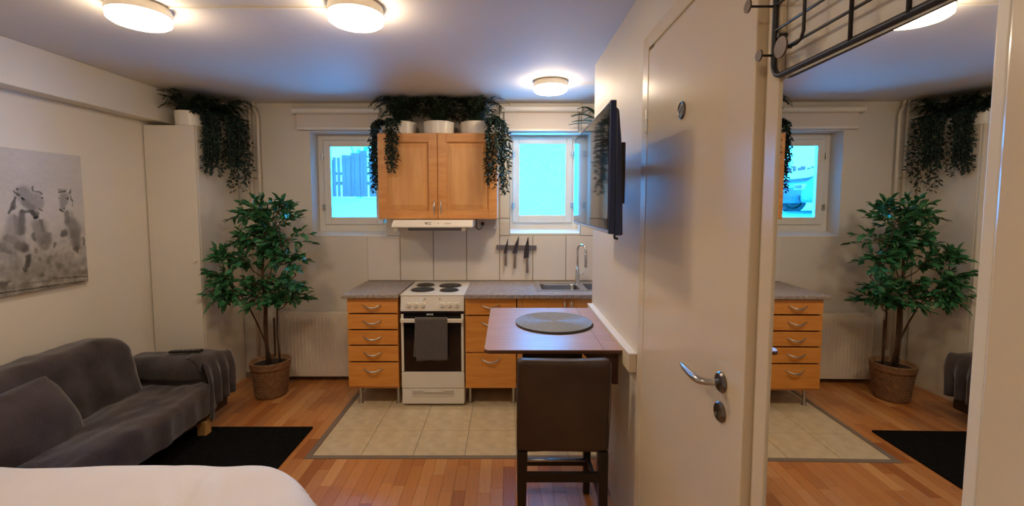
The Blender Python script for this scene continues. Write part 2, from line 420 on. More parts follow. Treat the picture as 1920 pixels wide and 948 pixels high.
# ------------------------------------------------------------------ door in the right wall
door = estruct('door_1', (.56, 1.37, 0))
dy0, dy1, dz = 1.0, 1.752, 2.185
obj('door_leaf', MB().box(.547, .574, dy0, dy1, .008, dz), door_m, door, bevel=.003)
cas = MB().box(.562, .5745, dy1+.055, dy1+.125, 0, dz+.085).box(.562, .5745, dy0-.062, dy0-.018, 0, dz+.085).box(.562, .5745, dy0-.018, dy1+.055, dz+.028, dz+.085)
cas.box(.569, .5745, dy1+.006, dy1+.055, 0, dz+.028).box(.569, .5745, dy0-.018, dy0-.002, 0, dz+.028).box(.569, .5745, dy0-.018, dy1+.055, dz+.006, dz+.028)
obj('door_frame', cas, door_m, door, bevel=.003)
for hz in (1.92, .25):
    h = MB().rev((.548, dy1+.012, hz-.045), [(.008, 0), (.008, .038), (.0065, .04), (.0065, .05), (.008, .052), (.008, .09)], 14).box(.546, .572, dy1+.003, dy1+.02, hz-.04, hz-.01).box(.546, .572, dy1+.003, dy1+.02, hz+.01, hz+.04)
    obj('hinge', h, steel, door, auto=.6)
# lever handle, key plate
ros = [(.0, .0), (.026, .0), (.0265, -.004), (.022, -.009), (.012, -.010), (0, -.010)]
hd = obj('handle_rose', MB().rev((.547, 1.102, 1.146), ros, 28, 'x', False), gun, door, auto=.7)
obj('lever', MB().tube([(.54, 1.102, 1.146), (.52, 1.102, 1.146), (.505, 1.102, 1.147), (.494, 1.107, 1.148), (.490, 1.12, 1.148), (.489, 1.14, 1.148), (.489, 1.17, 1.148), (.490, 1.20, 1.148), (.492, 1.225, 1.149)],
    [.009, .009, .009, .0095, .0098, .0098, .009, .0078, .005], 14), steel, hd, smooth=True)
kp = obj('key_plate', MB().rev((.547, 1.102, 1.068), ros, 28, 'x', False), gun, door, auto=.7)
obj('keyhole', MB().rev((.5372, 1.102, 1.072), [(.0045, 0), (.0045, -.0008)], 12, 'x').box(.5364, .5372, 1.0995, 1.1045, 1.058, 1.07), black_pl, kp)
obj('thumb_turn', MB().rev((.537, 1.106, 1.062), [(.004, 0), (.0035, -.004)], 10, 'x'), chrome, kp)
# pictogram disc on the door
sg = obj('door_sign', MB().rev((.547, 1.409, 1.889), [(0, 0), (.0265, 0), (.0275, -.003), (.024, -.006), (.0205, -.004), (0, -.004)], 36, 'x', False), gun, door, auto=.5)
obj('sign_face', MB().rev((.543, 1.409, 1.889), [(.0203, 0), (.0203, -.0006)], 32, 'x'), mat('sign_grey', srgb(112, 114, 124), .35), sg)
pg = mat('pictogram_dark', srgb(38, 42, 56), .4)
pic = MB()
def bar2(y0, z0, y1, z1, t):
    d = Vector((y1-y0, z1-z0)).normalized(); n = Vector((-d.y, d.x))*t/2
    P = [(y0+n.x, z0+n.y), (y1+n.x, z1+n.y), (y1-n.x, z1-n.y), (y0-n.x, z0-n.y)]
    pic.prism(P, .5418, .5426, 'x')
bar2(1.396, 1.896, 1.424, 1.884, .004); bar2(1.401, 1.892, 1.399, 1.876, .005); bar2(1.418, 1.891, 1.418, 1.88, .004); bar2(1.413, 1.893, 1.402, 1.902, .004)
pic.rev((.5426, 1.4185, 1.8985), [(.003, 0), (.003, -.0008)], 12, 'x')
obj('pictogram', pic, pg, sg)

# ------------------------------------------------------------------ mirror, casing at the right edge, coat grid
a = .0125
def mrot(x, y):   # mirror local: x out from the glass, y along it, pivot (0.565, .75)
    return (.565+x*math.cos(a)+y*math.sin(a), .75-x*math.sin(a)+y*math.cos(a))
def mbox(mb, x0, x1, y0, y1, z0, z1):
    P = [mrot(x0, y0), mrot(x1, y0), mrot(x1, y1), mrot(x0, y1)]
    return mb.prism(P, z0, z1, 'z')
mir = thing('wall_mirror', (.568, .74, .25), 'tall frameless wall mirror reflecting the window and ficus', 'mirror')
obj('mirror_glass', mbox(MB(), 0, .001, -.226, .209, .25, 1.851), mirror_m, mir, label='silvered mirror glass')
obj('mirror_backing', mbox(MB(), .0012, .0035, -.226, .209, .25, 1.851), white_m, mir)
for zz in (1.80, .6):
    obj('mirror_clip', mbox(MB(), -.002, .003, .209, .213, zz-.014, zz+.02), steel, mir, bevel=.0008)
# wardrobe side beyond the mirror
wd = thing('wardrobe', (.5655, .2, 0), 'glossy cream wardrobe side panel right of the mirror at frame edge', 'wardrobe')
obj('side_panel', MB().box(.552, .5745, -.3, .504, 0, 2.3), door_m, wd, bevel=.004)
obj('edge_trim', MB().box(.556, .5745, .506, .521, 0, 2.49), white_m, wd, bevel=.002)

rk = thing('wall_coat_grid', (.557, .75, 1.85), 'black wire wall coat grid with round disc knobs above the mirror', 'coat rack')
ry0, ry1, rz0, rz1 = .42, .951, 1.858, 2.44; rr = .03
pts = []
for (cy, cz, a0) in ((ry1-rr, rz0+rr, 0), (ry0+rr, rz0+rr, -PI/2), (ry0+rr, rz1-rr, -PI), (ry1-rr, rz1-rr, -1.5*PI)):
    for i in range(7):
        t = a0-PI/2*i/6; pts.append((.557, cy+rr*math.cos(t), cz+rr*math.sin(t)))
pts.append(pts[0])
obj('outer_frame', MB().tube(pts, .006, 10, False), black_pw, rk, smooth=True)
for z in (1.9072, 1.9534, 2.0049, 2.0838, 2.1889, 2.3045):
    obj('crossbar', MB().tube([(.5555, ry0, z), (.5555, ry1, z)], .0028, 8), black_pw, rk, smooth=True)
for y in (.736, .631, .526):
    obj('upright', MB().tube([(.5525, y, rz0), (.5525, y, rz1)], .0032, 8), black_pw, rk, smooth=True)
obj('hanger_bar', MB().tube([(.549, .847, 2.43), (.549, .847, 1.916), (.549, .853, 1.904), (.549, .867, 1.900), (.549, .886, 1.901), (.541, .893, 1.902)], .0032, 8), black_pw, rk, smooth=True)
disc_m = mat('knob_disc', srgb(96, 84, 78), .35, metal=.6)
def knob(y, z, xe, r=.013):
    k = obj('peg', MB().tube([(.557, y, z), (xe, y, z)], .0026, 8), black_pw, rk, smooth=True)
    obj('disc_knob', MB().rev((xe, y, z), [(0, .0015), (r, .0015), (r, -.0015), (0, -.0015)], 24, 'x', False), disc_m, k, auto=.6)
knob(.951, 2.004, .499, .013); knob(.951, 1.905, .526, .012); knob(.893, 1.902, .536, .020); knob(.58, 2.13, .515); knob(.736, 2.3, .515)
for y in (.94, .44):
    obj('wall_mount', MB().rev((.557, y, 1.942), [(.005, 0), (.005, .0178)], 10, 'x'), black_pw, rk)

# ------------------------------------------------------------------ ceiling lamps
def lamp(x, y, label, cable=None):
    t = thing('ceiling_lamp', (x, y, 2.42), label, 'lamp', 'round flush ceiling lamps')
    obj('rim', MB().rev((x, y, 2.42), [(0, .08), (.112, .08), (.122, .077), (.126, .046), (.124, .038), (.1, .038), (0, .038)], 48, 'z', False), white_m, t, auto=.6)
    obj('diffuser', MB().rev((x, y, 2.42), [(.1, .038), (.119, .038), (.1235, .036), (.1235, .028), (.121, .012), (.108, .003), (.06, 0), (0, 0)], 48, 'z', False), lamp_m, t, smooth=True, label='glowing warm white diffuser')
    return t
lamp(-1.68, 2.10, 'round glowing ceiling lamp nearest the left beam')
lamp(-.69, 2.10, 'round glowing ceiling lamp in the middle above the floor')
lamp(.322, 3.34, 'small round ceiling lamp before the frosted window')
lamp(-.69, -.55, 'added unseen fill lamp behind the viewer over the bed foot')  # extra lamp out of view, added to fill the room with light
for x0, x1, y, lb in ((-1.55, -.82, 2.11, 'thin white cable strip on ceiling between the two large lamps'), (.45, 1.5, 3.38, 'thin white cable strip on ceiling right of the small lamp')):
    tag(obj('cable_strip', MB().prism([(y-.008, H), (y-.006, H-.007), (y+.006, H-.007), (y+.008, H)], x0, x1, 'x'), white_m), lb, 'cable')

# ------------------------------------------------------------------ closet, canvas, pipes, radiator, blinds
cl = thing('closet', (-2.61, 3.75, 0), 'tall narrow white closet in the left corner beyond the sofa', 'cabinet')
obj('cabinet_body', MB().box(-2.815, -2.418, 3.51, 4.03, 0, 2.215), gloss_white, cl, bevel=.003)
dr = obj('door', MB().box(-2.812, -2.420, 3.49, 3.508, .06, 2.212), wall_m, cl, bevel=.002)
obj('knob', MB().rev((-2.448, 3.49, 1.16), [(.006, 0), (.006, -.012), (.012, -.016), (.012, -.022), (0, -.025)], 16, 'y'), white_m, dr, auto=.7)

STROKES = [(2.538,1.203,0.1131,2.792,1.182,0.0905,0.56,0.5),(2.481,1.41,0.0226,2.513,1.391,0.0226,0.42,0.7),(2.53,1.364,0.0226,2.56,1.349,0.0271,0.3,0.8),(2.449,1.363,0.0271,2.48,1.344,0.0204,0.44,0.7),(2.475,1.373,0.009,2.512,1.32,0.01,0.68,0.7),(2.512,1.32,0.0081,2.523,1.268,0.0054,0.62,0.7),(2.579,1.291,0.0172,2.568,1.241,0.0109,0.3,0.85),(2.555,1.224,0.0136,2.556,1.217,0.0113,0.34,0.8),(2.545,1.299,0.0136,2.551,1.286,0.0113,0.68,0.7),(2.691,1.407,0.0271,2.678,1.351,0.0271,0.42,0.75),(2.735,1.359,0.009,2.729,1.337,0.0068,0.4,0.6),(2.622,1.33,0.0127,2.622,1.321,0.0127,0.44,0.6),(2.615,1.408,0.0136,2.618,1.391,0.0113,0.38,0.6),(2.641,1.275,0.0113,2.643,1.266,0.009,0.46,0.6),(2.699,1.277,0.0136,2.693,1.247,0.0113,0.44,0.6),(2.799,1.418,0.0226,2.784,1.406,0.0136,0.34,0.75),(2.868,1.39,0.0362,2.869,1.324,0.0249,0.44,0.75),(2.872,1.309,0.0172,2.876,1.29,0.009,0.36,0.7),(2.922,1.377,0.0054,2.924,1.333,0.0045,0.32,0.8),(2.748,1.216,0.0172,2.753,1.216,0.0172,0.46,0.6),(2.645,1.175,0.0127,2.653,1.173,0.0081,0.4,0.7),(2.445,1.152,0.0181,2.434,1.154,0.0204,0.3,0.8),(2.457,1.166,0.0054,2.479,1.169,0.0041,0.38,0.8),(2.492,1.124,0.0054,2.496,1.126,0.0054,0.36,0.8),(2.712,1.145,0.0036,2.93,1.123,0.0045,0.38,0.8),(2.534,1.144,0.0041,2.698,1.135,0.0041,0.45,0.7),(2.887,1.154,0.0163,2.927,1.153,0.0181,0.46,0.6),(2.42,1.111,0.0036,2.908,1.094,0.0032,0.3,0.9),(2.588,1.122,0.0036,2.787,1.112,0.0036,0.68,0.7),(2.834,1.112,0.0045,2.929,1.113,0.0054,0.7,0.7),(2.422,1.14,0.0136,2.572,1.125,0.009,0.5,0.5),(2.517,1.51,0.0362,2.512,1.386,0.0543,0.6,0.6),(2.662,1.479,0.0317,2.667,1.373,0.0407,0.58,0.6),(2.59,1.508,0.0226,2.591,1.397,0.0226,0.78,0.7),(2.562,1.551,0.0158,2.551,1.442,0.0204,0.42,0.8),(2.528,1.527,0.0113,2.532,1.451,0.0181,0.54,0.6),(2.652,1.641,0.0281,2.668,1.593,0.0199,0.66,0.9),(2.581,1.656,0.0475,2.624,1.584,0.034,0.64,0.95),(2.582,1.61,0.0204,2.615,1.58,0.0204,0.52,0.6),(2.559,1.558,0.01,2.618,1.558,0.0063,0.4,0.75),(2.546,1.685,0.0068,2.547,1.684,0.0063,0.3,0.85),(2.564,1.687,0.0109,2.59,1.682,0.0063,0.62,0.6),(2.525,1.675,0.0032,2.55,1.653,0.0077,0.34,0.85),(2.532,1.638,0.0059,2.515,1.581,0.0145,0.36,0.8),(2.512,1.576,0.0118,2.494,1.552,0.0063,0.4,0.85),(2.567,1.635,0.0059,2.581,1.626,0.005,0.14,0.95),(2.618,1.554,0.0127,2.636,1.53,0.0172,0.3,0.9),(2.627,1.52,0.0072,2.646,1.523,0.0054,0.1,0.9),(2.646,1.549,0.01,2.649,1.541,0.0091,0.42,0.6),(2.63,1.7,0.0063,2.634,1.679,0.0063,0.42,0.75),(2.634,1.677,0.0045,2.669,1.673,0.0036,0.42,0.7),(2.669,1.671,0.0036,2.681,1.661,0.0036,0.3,0.8),(2.678,1.636,0.005,2.679,1.635,0.005,0.18,0.9),(2.656,1.573,0.0041,2.674,1.561,0.0045,0.34,0.8),(2.663,1.501,0.01,2.67,1.444,0.0136,0.44,0.7),(2.629,1.485,0.0226,2.656,1.396,0.0294,0.56,0.6),(2.617,1.429,0.0091,2.615,1.395,0.0091,0.4,0.5),(2.85,1.481,0.0383,2.869,1.437,0.0418,0.52,0.8),(2.822,1.546,0.0157,2.825,1.493,0.0192,0.5,0.8),(2.855,1.546,0.0111,2.857,1.521,0.0098,0.64,0.6),(2.814,1.646,0.0286,2.802,1.589,0.0202,0.62,0.95),(2.785,1.689,0.0063,2.824,1.689,0.0077,0.55,0.7),(2.784,1.675,0.0045,2.824,1.681,0.0031,0.26,0.85),(2.857,1.693,0.0031,2.847,1.671,0.007,0.42,0.8),(2.855,1.654,0.0031,2.862,1.622,0.0052,0.34,0.8),(2.863,1.611,0.0028,2.865,1.585,0.0028,0.45,0.6),(2.778,1.64,0.0038,2.778,1.638,0.0038,0.2,0.9),(2.834,1.636,0.007,2.837,1.635,0.0063,0.28,0.9),(2.786,1.568,0.0077,2.799,1.556,0.0077,0.42,0.8),(2.81,1.578,0.0028,2.809,1.57,0.0028,0.05,0.95),(2.782,1.565,0.0028,2.797,1.55,0.0035,0.22,0.9),(2.779,1.577,0.0021,2.782,1.565,0.0021,0.25,0.8)]
def canvas_tone(y, z):
    n1 = noise.noise(Vector((y*30, z*30, 0))); n2 = noise.noise(Vector((y*70, z*70, 4))); n3 = noise.noise(Vector((y*6, z*6, 9)))
    hgt = (z-1.09)/.82
    t = .82+.03*n3
    if hgt < .5: t -= (.5-hgt)*.40*(1+.4*n3)
    yy = y+n1*.007; zz = z+n2*.005
    for ay, az, ar, by, bz, br, tn, al in STROKES:
        if abs(yy-(ay+by)/2) > abs(ay-by)/2+1.5*max(ar, br) or abs(zz-(az+bz)/2) > abs(az-bz)/2+1.5*max(ar, br): continue
        dy, dz_ = by-ay, bz-az; L2 = dy*dy+dz_*dz_
        h = 0 if L2 < 1e-9 else max(0, min(1, ((yy-ay)*dy+(zz-az)*dz_)/L2))
        r = ar+(br-ar)*h; d = math.hypot(yy-ay-dy*h, zz-az-dz_*h)/r
        so_f = 1.25 if r < .012 else 1.5
        if d < so_f:
            k = min(1, (so_f-d)/(.5 if r < .012 else 1.0)); k = al*k*k*(3-2*k)
            t = t*(1-k)+tn*k
    if z < 1.55:
        k = min(1, (1.55-z)/.3); t *= 1+k*(.16*noise.noise(Vector((y*17, z*17, 2)))+.12*noise.noise(Vector((y*42, z*36, 7))))
    return min(1, max(.02, t*(1+.02*n1+.02*n2)))
cv = thing('canvas_print', (-2.80, 2.43, 1.09), 'unframed canvas print of grey horses galloping in dust on left wall', 'picture')
obj('stretcher', MB().box(-2.8195, -2.79, 1.90, 2.94, 1.087, 1.915), mat('canvas_edge', srgb(196, 188, 176), .8), cv, bevel=.002)
NY, NZ = 330, 262
g = MB().grid(lambda u, v: (-2.7885, 1.902+u*1.036, 1.089+v*.824), NY, NZ)
pr_ = obj('printed_canvas', g, None, cv, smooth=False)
ca = pr_.data.color_attributes.new('print', 'FLOAT_COLOR', 'POINT')
cd = []
for x, y, z in g.v:
    t = canvas_tone(y, z); lin = t**2.35*.86
    wrm = max(0, min(1, (1.5-z)/.45))
    cd += [lin, lin*(.945-.04*wrm), lin*(.885-.10*wrm), 1]
ca.data.foreach_set('color', cd)
pm = bpy.data.materials.new('horse_print'); pm.use_nodes = True
at_ = pm.node_tree.nodes.new('ShaderNodeAttribute'); at_.attribute_name = 'print'
pm.node_tree.links.new(at_.outputs['Color'], pm.node_tree.nodes['Principled BSDF'].inputs['Base Color']); pm.node_tree.nodes['Principled BSDF'].inputs['Roughness'].default_value = .75
pr_.data.materials.append(pm)

py = 3.995
pp = thing('heating_pipe', (-2.28, py, 0), 'white vertical heating pipe at back wall, left one of the pair', 'pipe')
obj('pipe_run', MB().tube([(-2.275, py, 0), (-2.275, py, 2.5)], .014, 14), pipe_m, pp, smooth=True)
pp2 = thing('heating_pipe', (-2.205, py, .3), 'white vertical heating pipe with a bend near ceiling, right one of the pair', 'pipe')
obj('pipe_run', MB().tube([(-2.205, py, .3), (-2.205, py, 2.36), (-2.208, py, 2.39), (-2.222, py, 2.42), (-2.235, py, 2.45), (-2.24, py, 2.5)], .014, 14), pipe_m, pp2, smooth=True)
obj('pipe_clamp', MB().tube([(-2.262, py-.002, 1.85), (-2.218, py-.002, 1.85)], .007, 10).rev((-2.205, py, 1.835), [(.018, 0), (.018, .03)], 14), pipe_m, pp2)

rd = thing('radiator', (-1.64, 3.98, .05), 'white ribbed panel radiator under window beside drawers', 'radiator')
rx0, rx1 = -2.035, -1.262
obj('panel', MB().box(rx0, rx1, 3.935, 3.95, .045, .625), pipe_m, rd, bevel=.004)
n = 23
for i in range(n):
    xx = rx0+.03+(rx1-rx0-.06)*i/(n-1)
    obj('rib', MB().prism([(xx-.011, 3.936), (xx-.007, 3.9325), (xx+.007, 3.9325), (xx+.011, 3.936)], .075, .595, 'z'), pipe_m, rd, bevel=.001)
obj('top_grille', MB().box(rx0, rx1, 3.95, 4.02, .615, .63).box(rx0, rx0+.006, 3.93, 4.02, .045, .63), pipe_m, rd, bevel=.002)
obj('valve', MB().tube([(-2.07, 3.975, .05), (-2.07, 3.975, .2), (-2.05, 3.975, .2)], .009, 10).rev((-2.07, 3.96, .20), [(.017, 0), (.017, -.03)], 14, 'y'), pipe_m, rd)
obj('bracket', MB().box(-1.95, -1.93, 3.95, 4.038, .1, .6).box(-1.37, -1.35, 3.95, 4.038, .1, .6), steel, rd)
tag(obj('floor_pipe', MB().tube([(-2.02, 3.80, .0), (-2.018, 3.80, .62)], .009, 8), bark_m), 'thin brown upright rod between basket pot and radiator', 'rod')

def blind(x0, x1, zc, zb, label):
    t = thing('roller_blind', ((x0+x1)/2, 3.99, zb), label, 'blind', 'white roller blinds above the windows')
    obj('roller', MB().tube([(x0, 3.985, zc), (x1, 3.985, zc)], .026, 18), white_m, t, auto=.6)
    obj('fabric', MB().box(x0+.02, x1-.02, 4.006, 4.009, zb+.01, zc), mat('blind_fabric', srgb(222, 212, 200), .9), t)
    obj('bottom_bar', MB().box(x0+.02, x1-.02, 4.0, 4.013, zb, zb+.02), white_m, t, bevel=.003)
    for xx in (x0-.004, x1): obj('bracket', MB().box(xx, xx+.004, 3.96, 4.034, zc-.03, zc+.03), white_m, t)
blind(-1.885, -1.12, 2.425, 2.262, 'white rolled-up roller blind above the clear window by the pipes')
blind(-.04, .655, 2.44, 2.25, 'white rolled-up roller blind above the frosted window')

# ------------------------------------------------------------------ kitchen units
def bow_handle(parent, x, y, z, wd=.145, vert=False):
    pts = []
    for i in range(13):
        t = i/12; k = math.sin(PI*t)
        if vert: pts.append((x, y-.006-.022*k, z+wd*(t-.5)))
        else: pts.append((x+wd*(t-.5), y-.004-.024*k, z+.009-.022*k))
    rs = [.0034+.0036*math.sin(PI*i/12) for i in range(13)]
    obj('handle', MB().tube(pts, rs, 8), steel, parent, smooth=True)
def legs(parent, x0, x1, y0, y1, h=.135):
    for xx in (x0, x1):
        for yy in (y0, y1):
            obj('leg', MB().rev((xx, yy, 0), [(.02, 0), (.02, .006), (.0125, .012), (.0125, h)], 16), steel, parent, auto=.6)
FYc = 3.435
def carcass(x0, x1, z0=.14, z1=.872, open_front=False):
    return MB().box(x0, x0+.016, FYc+.02, 4.0, z0, z1).box(x1-.016, x1, FYc+.02, 4.0, z0, z1).box(x0+.016, x1-.016, FYc+.02, 4.0, z0, z0+.016).box(x0+.016, x1-.016, 3.985, 4.0, z0+.016, z1).box(x0+.016, x1-.016, FYc+.02, 4.0, z1-.016, z1)
du = thing('drawer_cabinet', (-1.055, 3.72, 0), 'beech five-drawer kitchen base cabinet left of the stove', 'cabinet')
obj('carcass', carcass(-1.25, -.853), beech, du)
for z0, z1 in ((.752, .864), (.624, .740), (.499, .612), (.366, .487), (.162, .354)):
    f = obj('drawer', MB().box(-1.25, -.853, FYc, FYc+.019, z0, z1), beech_d, du, bevel=.002)
    bow_handle(f, -1.055, FYc, (z1-.055) if z1-z0 < .15 else z1-.055)
legs(du, -1.178, -.873, 3.50, 3.93)
tag(obj('worktop', MB().box(-1.285, -.845, 3.405, 4.03, .872, .903), lam, bevel=.006), 'short speckled grey laminate worktop left of the stove', 'worktop')

db = thing('drawer_cabinet', (-.127, 3.72, 0), 'beech three-drawer kitchen base cabinet right of the stove', 'cabinet')
obj('carcass', carcass(-.325, .075), beech, db)
for z0, z1 in ((.737, .864), (.440, .726), (.150, .431)):
    f = obj('drawer', MB().box(-.325, .075, FYc, FYc+.019, z0, z1), beech_d, db, bevel=.002)
    bow_handle(f, -.127, FYc, z1-.055)
legs(db, -.295, .055, 3.50, 3.93)
sk = thing('sink_cabinet', (.48, 3.72, 0), 'beech two-door sink cabinet with open lower niche behind the table', 'cabinet')
obj('carcass', MB().box(.083, .125, FYc, 4.0, .14, .872).box(.845, .887, FYc, 4.0, .14, .872).box(.125, .845, FYc+.02, 4.0, .14, .156).box(.125, .845, 3.985, 4.0, .156, .872).box(.60, .67, FYc+.001, FYc+.03, .14, .46), beech, sk, bevel=.002)
obj('niche_shade', MB().box(.125, .845, FYc+.25, FYc+.256, .156, .47), dark_in, sk)  # dark sheet standing in for the shade deep inside the open niche
for x0, x1, hx in ((.127, .478, .452), (.482, .843, .507)):
    d_ = obj('door', MB().box(x0, x1, FYc, FYc+.019, .46, .864), beech_d, sk, bevel=.002)
    bow_handle(d_, hx, FYc, .80, .11, True)
legs(sk, .105, .865, 3.50, 3.93)
# the worktop with a cut-out for the sink
wt = MB(); y0, y1 = 3.405, 4.03; sx0, sx1, sy0, sy1 = .262, 1.04, 3.575, 3.925
wt.box(-.327, sx0, y0, y1, .872, .903).box(sx0, sx1, y0, sy0, .872, .903).box(sx0, sx1, sy1, y1, .872, .903).box(sx1, 1.59, y0, y1, .872, .903)
tag(obj('worktop', wt, lam), 'long speckled grey laminate worktop holding the sink', 'worktop')
tag(obj('worktop_edge', MB().box(-.327, 1.59, 3.397, 3.4049, .873, .902), lam, bevel=.002), 'front edging of the long speckled worktop', 'edging')

si = thing('kitchen_sink', (.62, 3.75, .905), 'stainless steel double-bowl sink set in the worktop', 'sink')
def bowl(x0, x1, y0, y1, dpt):
    m = MB(); lo = []
    for (ins, z, r) in ((-.004, .9065, .05), (0, .904, .048), (.006, .890, .046), (.012, .905-dpt+.02, .044), (.03, .905-dpt, .03)):
        lo.append([(p[0], p[1], z) for p in rrect(x0+ins, x1-ins, y0+ins, y1-ins, r, 6)])
    k = len(lo[0])
    for l in lo: m.v += l
    for i in range(len(lo)-1):
        for j in range(k): m.f.append((i*k+j, i*k+(j+1) % k, (i+1)*k+(j+1) % k, (i+1)*k+j))
    m.f.append(tuple((len(lo)-1)*k+j for j in range(k)))
    return m
sk_m = mat('sink_steel', (.26, .26, .27, 1), .32, 1, var=.1)
obj('bowl', bowl(.285, .605, 3.585, 3.86, .16), sk_m, si, smooth=True, fixn=False)
obj('bowl', bowl(.66, .95, 3.585, 3.86, .16), sk_m, si, smooth=True, fixn=False)
rim = MB().box(.245, .286, 3.55, 3.95, .903, .9075).box(.604, .661, 3.586, 3.86, .903, .9075).box(.949, 1.06, 3.55, 3.95, .903, .9075).box(.286, .949, 3.55, 3.586, .903, .9075).box(.286, .949, 3.859, 3.95, .903, .9075)
obj('rim', rim, steel, si)
obj('drain', MB().rev((.445, 3.72, .745), [(.035, .001), (.03, .003), (.012, .002)], 20), chrome, si)
fa = thing('faucet', (.625, 3.89, .9075), 'tall chrome gooseneck kitchen faucet on the sink rim', 'faucet')
fx, fyy = .625, 3.895
obj('body', MB().rev((fx, fyy, .9075), [(.027, 0), (.026, .006), (.022, .03), (.019, .09), (.017, .125), (.014, .13)], 24), chrome, fa, auto=.8)
pts = [(fx, fyy, 1.03), (fx, fyy, 1.15), (fx, fyy, 1.20)]
for i in range(1, 12):
    t = PI*i/12; pts.append((fx+.028-.028*math.cos(t), fyy-.045+.045*math.cos(t), 1.205+.045*math.sin(t)))
pts += [(fx+.056, fyy-.09, 1.20), (fx+.056, fyy-.09, 1.17)]
obj('spout', MB().tube(pts, .0095, 14), chrome, fa, smooth=True)
obj('spray_head', MB().rev((fx+.056, fyy-.09, 1.06), [(.010, 0), (.0125, .004), (.0125, .10), (.0105, .115)], 18), chrome, fa, auto=.7)
obj('lever', MB().tube([(fx+.015, fyy, .985), (fx+.035, fyy-.005, .99), (fx+.055, fyy-.01, 1.0)], [.008, .006, .004], 10), chrome, fa, smooth=True)

# ------------------------------------------------------------------ stove
st = thing('electric_stove', (-.58, 3.73, 0), 'white freestanding electric stove with four hotplates', 'stove')
X0, X1, SY = -.832, -.333, 3.43
obj('body', MB().box(X0, X1, SY+.03, 4.03, .02, .885), white_m, st, bevel=.004)
obj('cooktop', MB().box(X0-.003, X1+.003, SY+.012, 4.032, .885, .897), white_m, st, bevel=.004)
obj('control_panel', MB().prism([(SY+.015, .884), (SY+.03, .884), (SY+.03, .768), (SY, .768)], X0, X1, 'x'), white_m, st, bevel=.003)
for (bx_, by_, r) in ((-.707, 3.842, .073), (-.691, 3.625, .092), (-.487, 3.812, .092), (-.47, 3.605, .073)):
    hp = obj('hotplate', MB().rev((bx_, by_, .897), [(r+.006, 0), (r+.006, .003), (r+.001, .004), (r, .009), (r*.93, .011), (r*.3, .011), (r*.27, .009), (0, .009)], 40, 'z', False), iron, st, auto=.6)
    obj('hotplate_ring', MB().rev((bx_, by_, .8972), [(r+.004, 0), (r+.009, 0), (r+.009, .003), (r+.004, .0035)], 40, 'z', False), chrome, hp, auto=.6)
for kx in (-.770, -.713, -.655, -.507, -.450, -.394):
    kz = .819; kyy = SY+.0075
    k = obj('knob', MB().rev((kx, kyy, kz), [(.020, .004), (.020, -.008), (.017, -.018), (0, -.019)], 24, 'y', False), white_m, st, auto=.7)
    obj('knob_grip', MB().box(kx-.0035, kx+.0035, kyy-.028, kyy-.016, kz-.016, kz+.016), white_m, k, bevel=.002)
    obj('knob_mark', MB().box(kx-.002, kx+.002, kyy-.001, kyy+.001, kz+.026, kz+.030), pg, st)
for kx in (-.641, -.523): obj('indicator_light', MB().rev((kx, SY+.011, .862), [(.004, .004), (.004, -.005)], 12, 'y'), mat('amber_dark', srgb(80, 50, 40), .3), st)
od = obj('oven_door', MB().box(X0+.004, X1-.004, SY+.004, SY+.03, .285, .758), black_gl, st, bevel=.002, label='black glass oven door')
obj('door_side_trim', MB().box(X0+.004, X0+.024, SY-.004, SY+.012, .285, .745), white_m, od, bevel=.003)
obj('door_side_trim', MB().box(X1-.024, X1-.004, SY-.004, SY+.012, .285, .745), white_m, od, bevel=.003)
obj('door_handle', MB().box(X0+.006, X1-.006, SY-.035, SY-.018, .684, .715).box(X0+.006, X0+.022, SY-.02, SY+.004, .684, .715).box(X1-.022, X1-.006, SY-.02, SY+.004, .684, .715), white_m, od, bevel=.004)
dsp = mat('display_marks', srgb(190, 196, 200), .4)
obj('display', MB().box(-.628, -.606, SY+.002, SY+.005, .735, .748).box(-.602, -.592, SY+.002, SY+.005, .735, .748).box(-.588, -.576, SY+.002, SY+.005, .735, .748), dsp, od)
obj('shelf_glint', MB().box(X0+.06, X1-.06, SY+.0295, SY+.031, .45, .453), steel, od)
obj('warming_drawer', MB().box(X0+.002, X1-.002, SY+.002, SY+.03, .150, .281), white_m, st, bevel=.003)
lowd = obj('storage_drawer', MB().box(X0+.004, X1-.004, SY+.006, SY+.03, .02, .146), white_m, st, bevel=.003)
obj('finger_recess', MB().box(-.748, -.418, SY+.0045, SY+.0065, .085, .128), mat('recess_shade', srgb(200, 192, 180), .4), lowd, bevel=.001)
obj('pull_lip', MB().box(-.66, -.50, SY-.001, SY+.007, .118, .124).box(-.748, -.418, SY+.001, SY+.007, .084, .089), white_m, lowd, bevel=.001)
# towel on the oven handle
def towel_fn(u, v):
    L1 = .335
    s_ = v*(L1*2+.03)
    x = -.712+.252*u
    if s_ < L1: y = SY-.040; z = .722-(L1-s_); side = -1; dd = (L1-s_)/L1
    elif s_ < L1+.03: y = SY-.040+(s_-L1); z = .722+.003; side = 0; dd = 0
    else: y = SY-.010; z = .722-(s_-L1-.03)*.94; side = 1; dd = (s_-L1-.03)/L1
    x += (.012 if side == -1 else -.02)*dd*(1-u)
    y += -.006*math.sin(u*9+1)*dd*(1 if side < 0 else .3)-(.004 if side < 0 else 0)
    z += .006*u*dd
    return (x, y, z)
tw = obj('kitchen_towel', MB().grid(towel_fn, 24, 46), towel_m, smooth=True)
so = tw.modifiers.new('solid', 'SOLIDIFY'); so.thickness = .004; so.offset = 0
tag(tw, 'grey kitchen towel hanging over the oven door handle', 'towel')

